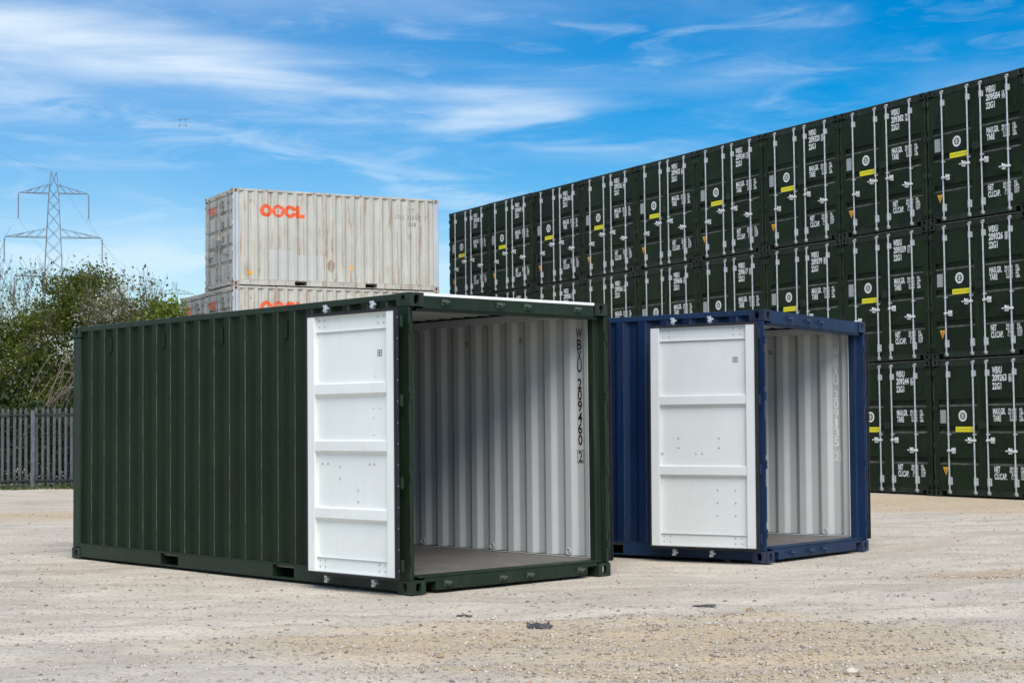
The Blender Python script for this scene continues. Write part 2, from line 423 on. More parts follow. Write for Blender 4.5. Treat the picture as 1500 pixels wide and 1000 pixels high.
def put_text(mb, s, h, width, fn, align='l', bold=.03):
    """lay text of cap height h squeezed to the given width; fn maps (along, up) to a 3D point"""
    if not s.strip(): return
    vs, fs = text2d(s, bold)
    x0 = min(v[0] for v in vs); x1 = max(v[0] for v in vs); y0 = min(v[1] for v in vs); y1 = max(v[1] for v in vs)
    sx = width / max(x1 - x0, 1e-6); sy = h / CAP
    n = len(mb.v); off = -width if align == 'r' else (-width / 2 if align == 'c' else 0)
    mb.v += [tuple(fn(off + (x - x0) * sx, (y - y0) * sy if y1 - y0 < CAP * 1.3 and y0 < 0 else y * sy)) for x, y in vs]
    for f in fs: mb.f.append(tuple(n + i for i in f)); mb.m.append(0)
def put_frame(mb, x0, z0, x1, z1, w, fn):
    for a, b_, c_, d in ((x0, z0, x1, z0 + w), (x0, z1 - w, x1, z1), (x0, z0 + w, x0 + w, z1 - w), (x1 - w, z0 + w, x1, z1 - w)):
        mb.face([fn(a, b_), fn(c_, b_), fn(c_, d), fn(a, d)])

# ================================================================== placements (metres, camera at the origin looking along +y)
W, H, L = 2.438, 2.591, 6.058
G_POS, G_ANG = (-.8804, 14.037), .742
B_POS, B_ANG, B_Z, B_TILT = (2.5689, 16.7157), .9309, .008, .0141
S_POS, S_ANG, S_SP, S_H = (-1.8711, 48.8234), -1.0575, 2.5149, 2.5834
O_POS, O_ANG = (-7.3888, 43.265), .4875

# ================================================================== ground
def vnoise(x, y, seed, f):
    rs = np.random.RandomState(seed); g = rs.rand(256, 256)
    x = x * f; y = y * f; xi = np.floor(x).astype(int); yi = np.floor(y).astype(int)
    u = x - xi; v = y - yi; u = u * u * (3 - 2 * u); v = v * v * (3 - 2 * v)
    a = g[xi % 256, yi % 256]; b_ = g[(xi + 1) % 256, yi % 256]; c_ = g[xi % 256, (yi + 1) % 256]; d = g[(xi + 1) % 256, (yi + 1) % 256]
    return a + (b_ - a) * u + (c_ - a) * v + (a - b_ - c_ + d) * u * v - .5
def box_dist(x, y, pos, ang, w=W, l=L):
    dx, dy = x - pos[0], y - pos[1]; c_, s_ = math.cos(ang), math.sin(ang)
    u = dx * c_ + dy * s_; v = -dx * s_ + dy * c_
    ou = np.maximum(np.maximum(-u, u - w), 0); ov = np.maximum(np.maximum(-v, v - l), 0)
    return np.hypot(ou, ov), u, v
def ground_z(x, y):
    x = np.asarray(x, float); y = np.asarray(y, float)
    n = .075 * vnoise(x, y * 1.6, 1, .35) + .042 * vnoise(x, y * 1.5, 2, 1.1) + .026 * vnoise(x, y, 3, 3.1) + .016 * vnoise(x, y, 4, 7.3)
    # wheel ruts crossing the yard
    for a, o, wd, dp in ((.10, 11.9, .16, .016), (.10, 12.45, .13, .012), (-.06, 10.2, .18, .018), (.04, 21.5, .25, .02)):
        q = y - o - a * x + .25 * vnoise(x, y * 0, 9, .5)
        n = n - dp * np.exp(-(q / wd) ** 2) + .5 * dp * np.exp(-((q - 2 * wd) / wd) ** 2)
    dg, u, v = box_dist(x, y, G_POS, G_ANG); db, ub, vb = box_dist(x, y, B_POS, B_ANG)
    ds, us, vs = box_dist(x, y, S_POS, S_ANG, S_SP * 9, L)
    dm = np.minimum(np.minimum(dg, db), ds)
    k = np.clip(dm / 1.2, 0, 1); k = k * k * (3 - 2 * k)
    k0 = .12
    z = n * (k0 + (1 - k0) * k) - .012 + .004 * (1 - k)
    z -= .034 * np.clip(ub / W, 0, 1.15) * np.clip(1 - db / 2.5, 0, 1)
    far = np.hypot(x, y) > 70
    return np.where(far, z * .3, z)
def axis(lo, hi, fine_lo, fine_hi, step, grow):
    a = list(np.arange(fine_lo, fine_hi, step)); s_ = step; p = fine_hi
    while p < hi: a.append(p); s_ *= grow; p += s_
    a.append(hi); s_ = step; p = fine_lo - step; pre = []
    while p > lo: pre.append(p); s_ *= grow; p -= s_
    pre.append(lo); return np.array(sorted(pre) + a)
gx = axis(-2500, 2500, -6, 9, .07, 1.09); gy = axis(-600, 3500, 8, 21, .07, 1.07)
GX, GY = np.meshgrid(gx, gy)
GZ = ground_z(GX, GY)
nx, ny = len(gx), len(gy)
I = np.arange(nx * ny).reshape(ny, nx)
F = np.stack([I[:-1, :-1], I[:-1, 1:], I[1:, 1:], I[1:, :-1]], -1).reshape(-1, 4)
me = np_mesh('ground', np.stack([GX, GY, GZ], -1).reshape(-1, 3), F)
me.polygons.foreach_set('use_smooth', [True] * len(me.polygons))
def sand_mask(x, y):
    x = np.asarray(x, float); y = np.asarray(y, float)
    s_ = np.zeros_like(x)
    for cx, cy, rx, ry, rot in ((.55, 11.4, 2.6, 1.05, .05), (1.3, 10.0, 2.1, .9, -.1), (7.6, 28.5, 4.5, 2.6, -.75), (-9.5, 27.5, 3.5, 1.8, 0), (4.6, 15.5, 1.0, .5, .3)):
        dx, dy = x - cx, y - cy; u = (dx * math.cos(rot) + dy * math.sin(rot)) / rx; v = (-dx * math.sin(rot) + dy * math.cos(rot)) / ry
        s_ = np.maximum(s_, 1 - np.clip(np.hypot(u, v), 0, 1.4) / 1.4 * 1.0)
    return np.clip(s_ * 1.7, 0, 1)
def rut_mask(x, y):
    s_ = np.zeros_like(x)
    for a, o, wd in ((.10, 11.9, .12), (.10, 13.35, .12), (-.06, 10.1, .14), (-.05, 9.35, .12), (.04, 21.5, .25), (.35, 15.0, .12), (.35, 16.2, .12)):
        q = y - o - a * x + .25 * vnoise(x, y * 0, 9, .5); s_ = np.maximum(s_, np.exp(-(q / wd) ** 2) * np.clip(1.1 + 1.8 * vnoise(x, y, 15, .6), 0, 1))
    return s_
at = me.attributes.new('rut', 'FLOAT', 'POINT'); at.data.foreach_set('value', rut_mask(GX, GY).ravel().astype(np.float32))
at = me.attributes.new('sand', 'FLOAT', 'POINT'); at.data.foreach_set('value', sand_mask(GX, GY).ravel().astype(np.float32))
g = obj('ground', me, M['ground'], kind='structure')

rng = np.random.RandomState(5)
def stones(n, gen, smin, smax, name, power=2.5):
    P = gen(n); n = len(P); sz = smin + (smax - smin) * rng.rand(n) ** power
    base = np.array([(1, 0, 0), (0, 1, 0), (-1, 0, 0), (0, -1, 0), (0, 0, 1), (0, 0, -1)], float)
    tri = np.array([(0, 1, 4), (1, 2, 4), (2, 3, 4), (3, 0, 4), (1, 0, 5), (2, 1, 5), (3, 2, 5), (0, 3, 5)])
    V_ = base[None] * (.6 + .7 * rng.rand(n, 6, 1)) + .22 * rng.randn(n, 6, 3)
    V_[:, :, 2] *= .62
    a = rng.rand(n) * 6.28; ca, sa = np.cos(a)[:, None], np.sin(a)[:, None]
    x = V_[:, :, 0] * ca - V_[:, :, 1] * sa; y = V_[:, :, 0] * sa + V_[:, :, 1] * ca
    V_ = np.stack([x, y, V_[:, :, 2]], -1) * sz[:, None, None] * .5
    z = ground_z(P[:, 0], P[:, 1]) + sz * .12
    V_ += np.stack([P[:, 0], P[:, 1], z], -1)[:, None, :]
    Fq = (tri[None] + (np.arange(n) * 6)[:, None, None]).reshape(-1, 3)
    return obj(name, np_mesh(name, V_.reshape(-1, 3), Fq), M['stones'], kind='stuff')
def keep_clear(P):
    m_ = np.ones(len(P), bool)
    for pos, ang in ((G_POS, G_ANG), (B_POS, B_ANG)):
        d, _, _ = box_dist(P[:, 0], P[:, 1], pos, ang); m_ &= d > .04
    return P[m_]
def wedge(n, y0, y1, p=1.0):
    y = y0 + (y1 - y0) * rng.rand(n) ** p; x = (rng.rand(n) * 2 - 1) * (.36 * y + .3)
    return np.stack([x, y], -1)
def gen_all(n):
    P = wedge(n, 8.2, 30, 1.6); k = vnoise(P[:, 0], P[:, 1] * 2, 21, .6) + .5
    return keep_clear(P[rng.rand(len(P)) < .25 + .9 * k ** 2])
def gen_sand(n):
    P = wedge(n, 8.2, 15.5, 1.2); k = sand_mask(P[:, 0], P[:, 1]) * (.4 + 1.2 * (vnoise(P[:, 0], P[:, 1] * 2, 22, 1.2) + .5))
    return keep_clear(P[rng.rand(len(P)) < k])
gv = stones(34000, gen_all, .006, .040, 'gravel', 3.6)
gv['label'] = 'loose pale grit and small stones strewn over the yard'; gv['category'] = 'gravel'
gs_ = stones(42000, gen_sand, .006, .036, 'sandy_gravel', 2.8)
gs_['label'] = 'coarser ochre gravel on the sandy patches in the foreground'; gs_['category'] = 'gravel'

# ================================================================== containers
PERIOD, F0 = .279, .37                       # side corrugation: outer flats centred on .37 + k * .279
def corr_pts(y0, y1, depth=.038, period=PERIOD, f0=F0, flat=.086, rnd=.006):
    """(position, depth) break points of a trapezoid corrugation with rounded bends"""
    sl = (period - 2 * flat) / 2
    raw = []
    k = math.floor((y0 - f0) / period) - 1
    while f0 + k * period < y1 + period:
        c_ = f0 + k * period
        raw += [(c_ - flat / 2, 0.0), (c_ + flat / 2, 0.0), (c_ + flat / 2 + sl, depth), (c_ + flat / 2 + sl + flat, depth)]; k += 1
    pts = []
    for i, (y, d) in enumerate(raw):
        if not (y0 + .02 < y < y1 - .02): continue
        for (py, pd), s_ in ((raw[i - 1], -1), (raw[(i + 1) % len(raw)], 1)):
            ln = abs(py - y) or 1; pts.append((y + s_ * rnd, d + (pd - d) * rnd / ln))
    def dep(y):
        for (a, da), (b_, db) in zip(raw, raw[1:]):
            if a <= y <= b_: return da + (db - da) * (y - a) / (b_ - a)
        return 0
    pts = [(y0, pts[0][1] if pts else 0)] + pts + [(y1, pts[-1][1] if pts else 0)]
    return pts
def side_depth(y, depth=.038, period=PERIOD, f0=F0, flat=.086):
    sl = (period - 2 * flat) / 2; q = (y - f0 + flat / 2) % period
    if q < flat: return 0.0
    if q < flat + sl: return depth * (q - flat) / sl
    if q < 2 * flat + sl: return depth
    return depth * (period - q) / sl

_cache = {}
def cached(key, fn):
    if key not in _cache: _cache[key] = fn()
    return _cache[key]

CW, CL, CH = .162, .178, .118
def casting(ix, iy, iz):
    """hollow corner casting with oval apertures on its three outer faces"""
    mb = MB(); x0, y0, z0 = 0, 0, 0
    def ring(o, u, v, n, hu, hv, lu, lv):
        # face spanned by u*lu, v*lv from o, with an oval hole of half sizes hu, hv; tunnel along n
        N = 16; c_ = o + u * lu / 2 + v * lv / 2; inn = []; outp = []
        for k in range(N):
            a = 2 * math.pi * k / N; ca, sa = math.cos(a), math.sin(a)
            e_ = .62; q = (abs(ca) ** (2 / (2 + e_)) * math.copysign(1, ca), abs(sa) ** (2 / (2 + e_)) * math.copysign(1, sa))
            inn.append(c_ + u * hu * q[0] + v * hv * q[1])
            m_ = max(abs(ca) , abs(sa)); outp.append(c_ + u * lu / 2 * ca / m_ + v * lv / 2 * sa / m_)
        for k in range(N):
            j = (k + 1) % N
            mb.face([outp[k], outp[j], inn[j], inn[k]]); mb.face([inn[k], inn[j], inn[j] + n * .03, inn[k] + n * .03])
    vx, vy, vz = Vector((1, 0, 0)), Vector((0, 1, 0)), Vector((0, 0, 1)); o = Vector((0, 0, 0))
    ring(o, vx, vz, vy, .030, .041, CW, CH)                     # end face (y = 0)
    ring(o, vy, vz, vx, .028, .040, CL, CH)                     # side face (x = 0)
    ring(o, vx, vy, vz, .034, .060, CW, CL)                     # bottom/top face
    mb.face([(CW, 0, 0), (CW, CL, 0), (CW, CL, CH), (CW, 0, CH)]); mb.face([(0, CL, 0), (0, CL, CH), (CW, CL, CH), (CW, CL, 0)])
    mb.face([(0, 0, CH), (CW, 0, CH), (CW, CL, CH), (0, CL, CH)])
    mb.v = [((W - x if ix else x), (L - y if iy else y), (H - z if iz else z)) for x, y, z in mb.v]
    return mb.mesh('corner_casting')

def sheet(pts, fn, z0, z1, nz=1, flip=False, mi=0, mb=None):
    mb = mb or MB(); n0 = len(mb.v)
    for j in range(nz + 1):
        z = z0 + (z1 - z0) * j / nz
        for (a, d) in pts: mb.v.append(tuple(fn(a, d, z)))
    n = len(pts)
    for j in range(nz):
        for i in range(n - 1):
            q = (n0 + j * n + i, n0 + j * n + i + 1, n0 + (j + 1) * n + i + 1, n0 + (j + 1) * n + i)
            mb.f.append(tuple(reversed(q)) if flip else q); mb.m.append(mi)
    return mb

POCKETS = ((1.745, 2.095), (3.805, 4.155))
def m_side(side):
    pts = corr_pts(.17, L - .17)
    fn = (lambda a, d, z: (.008 + d, a, z)) if side == 0 else (lambda a, d, z: (W - .008 - d, a, z))
    mb = sheet(pts, fn, .16, 2.535, 1, flip=(side == 0))
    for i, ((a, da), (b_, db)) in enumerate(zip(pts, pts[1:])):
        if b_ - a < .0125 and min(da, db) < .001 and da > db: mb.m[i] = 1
    return mb.mesh('side_wall')
def m_lining(side):
    pts = corr_pts(.165, L - .165)
    fn = (lambda a, d, z: (.013 + d, a, z)) if side == 0 else (lambda a, d, z: (W - .013 - d, a, z))
    return sheet(pts, fn, .155, 2.53, 1, flip=(side == 1)).mesh('wall_lining')
def m_rear(inner):
    pts = corr_pts(.12, W - .12, .045, .25, .25, .07)
    o = .05 if inner else .04
    fn = lambda a, d, z: (a, L - o - d, z)
    return sheet(pts, fn, .16, 2.535, 1, flip=not inner).mesh('end_wall')
def m_roof(inner):
    pts = corr_pts(.17, L - .17, .020, .209, .30, .075, .004)
    o = .012 if inner else .004
    mb = MB()
    for xa, xb in ((.04, W - .04),):
        n = len(pts)
        for (a, d), (b_, e_) in zip(pts, pts[1:]):
            q = [(xa, a, 2.597 - o - d), (xb, a, 2.597 - o - d), (xb, b_, 2.597 - o - e_), (xa, b_, 2.597 - o - e_)]
            mb.face(q if not inner else q[::-1])
        if not inner:      # pressed ends of the roof corrugations
            for (a, d), (b_, e_) in zip(pts, pts[1:]):
                for x in (xa, xb): mb.face([(x, a, 2.57), (x, b_, 2.57), (x, b_, 2.593 - e_), (x, a, 2.593 - d)])
    return mb.mesh('roof')
def m_bottom_rail(side):
    mb = MB(); segs = [CL, POCKETS[0][0], POCKETS[0][1], POCKETS[1][0], POCKETS[1][1], L - CL]
    for a, b_ in zip(segs[::2], segs[1::2]): mb.box((.006, a, .022), (.05, b_, .165), .005)
    for a, b_ in POCKETS:
        mb.box((.0065, a - .001, .148), (.05, b_ + .001, .1645)); mb.box((.0065, a - .001, .0225), (.05, b_ + .001, .035))
    mb.box((.003, CL, .0205), (.07, L - CL, .029), .002)          # bottom flange
    mb.box((.001, CL, .160), (.052, L - CL, .168), .002)          # ledge the corrugated sheet stands on
    if side: mb.mirror_x(W)
    return mb.mesh('bottom_side_rail')
def m_top_rail(side):
    mb = MB(); mb.box((.004, CL, 2.530), (.05, L - CL, 2.588), .006)
    if side: mb.mirror_x(W)
    return mb.mesh('top_side_rail')
def m_pocket(k):
    a, b_ = POCKETS[k]; mb = MB()
    for x0, x1, y0, y1, z0, z1 in ((.05, W - .05, a - .006, a, .022, .15), (.05, W - .05, b_, b_ + .006, .022, .15),
                                   (.05, W - .05, a, b_, .142, .15), (.05, .35, a, b_, .024, .03), (W - .35, W - .05, a, b_, .024, .03)):
        mb.box((x0, y0, z0), (x1, y1, z1))
    return mb.mesh('fork_pocket')
def m_post(side, rear):
    mb = MB()
    if rear: mb.box((.004, L - .165, CH), (.10, L - .006, H - CH), .012)
    else:
        mb.box((.004, .012, CH), (.030, .168, H - CH), .006); mb.box((.030, .086, CH), (.108, .168, H - CH), .005)
        for z in (.42, 1.10, 1.80): mb.box((.0, .002, z), (.022, .012, z + .36), .004)   # rounded guard bars between the hinges
    if side: mb.mirror_x(W)
    return mb.mesh('corner_post')
def m_header():
    mb = MB(); mb.box((CW, .014, 2.455), (W - CW, .10, 2.588), .008); mb.box((CW - .06, .03, 2.437), (W - CW + .06, .11, 2.4575), .004)
    mb.box((CW, .098, 2.46), (W - CW, .16, 2.57), .006); return mb.mesh('door_header')
def m_sill():
    mb = MB(); mb.box((.29, .014, .022), (W - .29, .10, .135), .006)
    mb.box((CW, .016, .098), (.291, .10, .134), .004); mb.box((W - .291, .016, .098), (W - CW, .10, .134), .004)
    mb.box((.10, .012, .134), (W - .10, .17, .150), .005)
    return mb.mesh('door_sill')
def m_rear_rails(top):
    mb = MB(); z0, z1 = (2.47, 2.588) if top else (.022, .165); mb.box((CW, L - .09, z0), (W - CW, L - .012, z1), .008)
    return mb.mesh('rear_rail')
def m_floor():
    mb = MB(); n = 5; y0 = .172; s_ = (L - .055 - y0) / n
    for i in range(n):
        for x0, x1 in ((.052, W / 2 - .002), (W / 2 + .002, W - .052)): mb.box((x0, y0 + i * s_ + .002, .122), (x1, y0 + (i + 1) * s_ - .002, .152), .002)
    return mb.mesh('plywood_floor')
def m_underframe():
    mb = MB()
    for k in range(16):
        y = .3 + k * .365
        if any(a - .06 < y < b_ + .06 for a, b_ in POCKETS): continue
        mb.box((.05, y, .03), (W - .05, y + .045, .121))
    return mb.mesh('cross_members')
def m_keeper():
    mb = MB(); mb.box((-.035, -.012, -.028), (.035, .001, .028), .004)
    mb.tube([(-.028, -.014, .004), (-.006, -.040, .004)], .013, 8); mb.tube([(.010, -.012, -.004), (.040, -.034, .006)], .010, 8)
    mb.box((-.012, -.048, -.018), (.016, -.012, .016), .006)
    return mb.mesh('cam_keeper')
def m_lug():
    mb = MB(); mb.box((.0, -.016, -.030), (.030, .013, -.010), .003); mb.box((.0, -.016, .010), (.030, .013, .030), .003)
    mb.tube([(.012, -.008, -.045), (.012, -.008, .045)], .010, 8)
    return mb.mesh('hinge_lug')

# ---- doors: local origin on the hinge pin, leaf along +x, outside towards -y
LEAF = (.020, 1.204); DZ0, DZ1 = .150, 2.432
def m_leaf(bars, right):
    mb = MB(); x0, x1 = LEAF; sw = .10; yo, yi = .020, .072
    def two_tone(a, b_, c_=.004):
        n = len(mb.f); mb.box(a, b_, c_)
        for i in range(n, len(mb.f)):
            p = [Vector(mb.v[k]) for k in mb.f[i]]; nn = (p[1] - p[0]).cross(p[2] - p[0]).normalized()
            mb.m[i] = 0 if nn.y < -.2 else 1
    two_tone((x0, yo, DZ0), (x0 + sw, yi, DZ1)); two_tone((x1 - sw, yo, DZ0), (x1, yi, DZ1))
    xa, xb = x0 + sw, x1 - sw
    two_tone((xa, yo + .0015, DZ0), (xb, yo + .014, DZ0 + .135), .002); two_tone((xa, yo + .0015, DZ1 - .145), (xb, yo + .014, DZ1), .002)
    two_tone((xa, yo + .012, DZ0 + .128), (xb, yo + .030, DZ0 + .136), .002); two_tone((xa, yo + .012, DZ1 - .146), (xb, yo + .030, DZ1 - .138), .002)
    two_tone((xa, yo + .014, DZ0), (xb, yo + .040, DZ0 + .014), .002); two_tone((xa, yo + .014, DZ1 - .012), (xb, yo + .040, DZ1), .002)
    prof = [(DZ0 + .135, 0.0)]; sl = .020; dp = .040
    for zc in sorted(bars): prof += [(zc - .070, 0), (zc - .032, dp), (zc + .053, dp), (zc + .065, 0)]
    prof.append((DZ1 - .145, 0.0))
    for (z0, d0), (z1, d1) in zip(prof, prof[1:]):
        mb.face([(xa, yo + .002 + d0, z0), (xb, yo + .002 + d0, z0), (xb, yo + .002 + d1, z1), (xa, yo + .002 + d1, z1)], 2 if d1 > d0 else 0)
        mb.face([(xa, yo + .010 + d0, z0), (xa, yo + .010 + d1, z1), (xb, yo + .010 + d1, z1), (xb, yo + .010 + d0, z0)], 1)
    if right: mb.mirror_x(0)
    return mb.mesh('door')
def m_gasket(right):
    mb = MB(); x0, x1 = LEAF; e_ = .020
    for a, b_ in (((x0 - e_, .030, DZ0 - .014), (x0 - .0005, .080, DZ1 + .014)), ((x1 + .0005, .030, DZ0 - .014), (x1 + .011, .080, DZ1 + .014)),
                  ((x0 - .0005, .030, DZ0 - .014), (x1 + .0005, .080, DZ0 - .0005)), ((x0 - .0005, .030, DZ1 + .0005), (x1 + .0005, .080, DZ1 + .014))):
        mb.box(a, b_, .004)
    # lip of the seal
    mb.box((x0 - e_ - .014, .060, DZ0 - .020), (x0 - e_ + .002, .072, DZ1 + .020), .003)
    mb.box((x0 - e_, .060, DZ1 + .012), (x1 + .010, .070, DZ1 + .026), .003); mb.box((x0 - e_, .060, DZ0 - .026), (x1 + .010, .070, DZ0 - .012), .003)
    if right: mb.mirror_x(0)
    return mb.mesh('gasket')
def m_rivets(right):
    mb = MB()
    for k in range(13):
        z = DZ0 + .06 + k * (DZ1 - DZ0 - .12) / 12; mb.box((-.003, .046, z - .006), (.0005, .056, z + .006), .001)
    if right: mb.mirror_x(0)
    return mb.mesh('seal_rivets')
def m_rod():
    mb = MB(); mb.tube([(0, -.012, .100), (0, -.012, 2.488)], .0150, 10)
    for z, s_ in ((.100, -1), (2.488, 1)):
        mb.box((-.020, -.030, z - .016), (.020, .008, z + .016), .004); mb.box((-.038, -.026, z + s_ * .018 - .010), (.014, .002, z + s_ * .018 + .010), .004)
        mb.box((-.012, -.026, z + s_ * .038 - .014), (.030, .000, z + s_ * .038 + .012), .004)
    return mb.mesh('lock_rod')
def m_bracket(h, w):
    mb = MB(); mb.box((-.019, -.031, -h / 2), (.020, .0195, h / 2), .004); mb.box((.024, -.004, -h / 2 + .012), (.024 + w, .0195, h / 2 - .012), .003)
    for z in (-h / 4, h / 4): mb.tube([(.024 + w * .55, -.010, z), (.024 + w * .55, -.003, z)], .007, 6)
    return mb.mesh('rod_bracket')
def m_handle(s_):
    mb = MB(); mb.box((-.022, -.040, -.022), (.036, .012, .022), .005)
    mb.tube([(s_ * .02, -.034, 0), (s_ * .10, -.036, .004), (s_ * .20, -.034, .004)], [.017, .016, .015], 8)
    return mb.mesh('lock_handle')
def m_catch(s_):
    mb = MB(); x = s_ * .115
    mb.tube([(x - .02 * s_, -.02, -.02), (x, -.046, -.045), (x + .012 * s_, -.046, -.035)], .010, 6)
    mb.tube([(x - .03 * s_, -.036, .008), (x - .002 * s_, -.046, .028), (x + .006 * s_, -.044, .055)], .011, 6)
    mb.box((x - .03, .000, -.055), (x + .03, .0195, .055), .004)
    return mb.mesh('handle_catch')
def m_grip(s_):
    mb = MB(); mb.tube([(s_ * .20, -.034, .004), (s_ * .345, -.028, .004)], .012, 8); return mb.mesh('handle_grip')
def m_hinge(s_):
    mb = MB(); x = sorted((s_ * -.012, s_ * .085)); mb.box((x[0], .003, -.045), (x[1], .0195, .045), .005)
    mb.tube([(0, .002, -.05), (0, .002, .05)], .014, 8)
    for q in (.035, .065): mb.tube([(s_ * q, -.004, 0), (s_ * q, .004, 0)], .010, 6)
    return mb.mesh('hinge')
def m_vent():
    mb = MB(); mb.box((-.026, -.014, -.08), (.026, .004, .085), .006); mb.box((-.020, -.020, -.085), (.020, -.006, -.070), .004); return mb.mesh('vent')
def m_lockbox():
    mb = MB(); mb.box((-.095, -.055, -.065), (.055, .018, .065), .006); mb.box((-.085, -.060, .045), (.05, -.050, .075), .003); mb.box((.055, -.02, -.05), (.10, .018, .05), .004)
    return mb.mesh('lock_box')
def m_ring_bolt():
    mb = MB(); pts = [(0.012 * 0, .0, 0)]
    pts = [(-.004, .030 * math.cos(a), .030 * math.sin(a)) for a in np.linspace(0, 2 * math.pi, 13)]
    mb.tube(pts, .006, 6, cap=False); mb.box((-.004, -.02, -.008), (.012, .02, .008)); return mb.mesh('lashing_ring')
def bolts_mesh(lst, right, axis_y=.030):
    mb = MB()
    for (x, z, r) in lst:
        mb.tube([(x, axis_y, z), (x, axis_y + .006, z), (x, axis_y + .010, z)], [r, r * .8, r * .3], 8)
    if right: mb.mirror_x(0)
    return mb.mesh('bolts')
def dots_mesh(org, u, v, n_, du, dv, r, cols=3, rows=3):
    mb = MB(); o = Vector(org); u = Vector(u); v = Vector(v); n_ = Vector(n_)
    for i in range(cols):
        for j in range(rows): mb.disc(o + u * (i * du) + v * (j * dv) + n_ * .002, u, v, r, 8)
    return mb.mesh('ventilation_holes')

def door_text(lines, key):
    """white stencilled lines on a door face, in container coordinates relative to the hinge pin"""
    def build():
        mb = MB()
        for kind, *a in lines:
            if kind == 't':
                s_, x, z, h, w_, al = a; put_text(mb, s_, h, w_, lambda p, q, x=x, z=z: (x + p, .0185, z + q), al)
            else: put_frame(mb, *a, lambda p, q: (p, .0185, q))
        return mb.mesh('lettering')
    return cached(key, build)

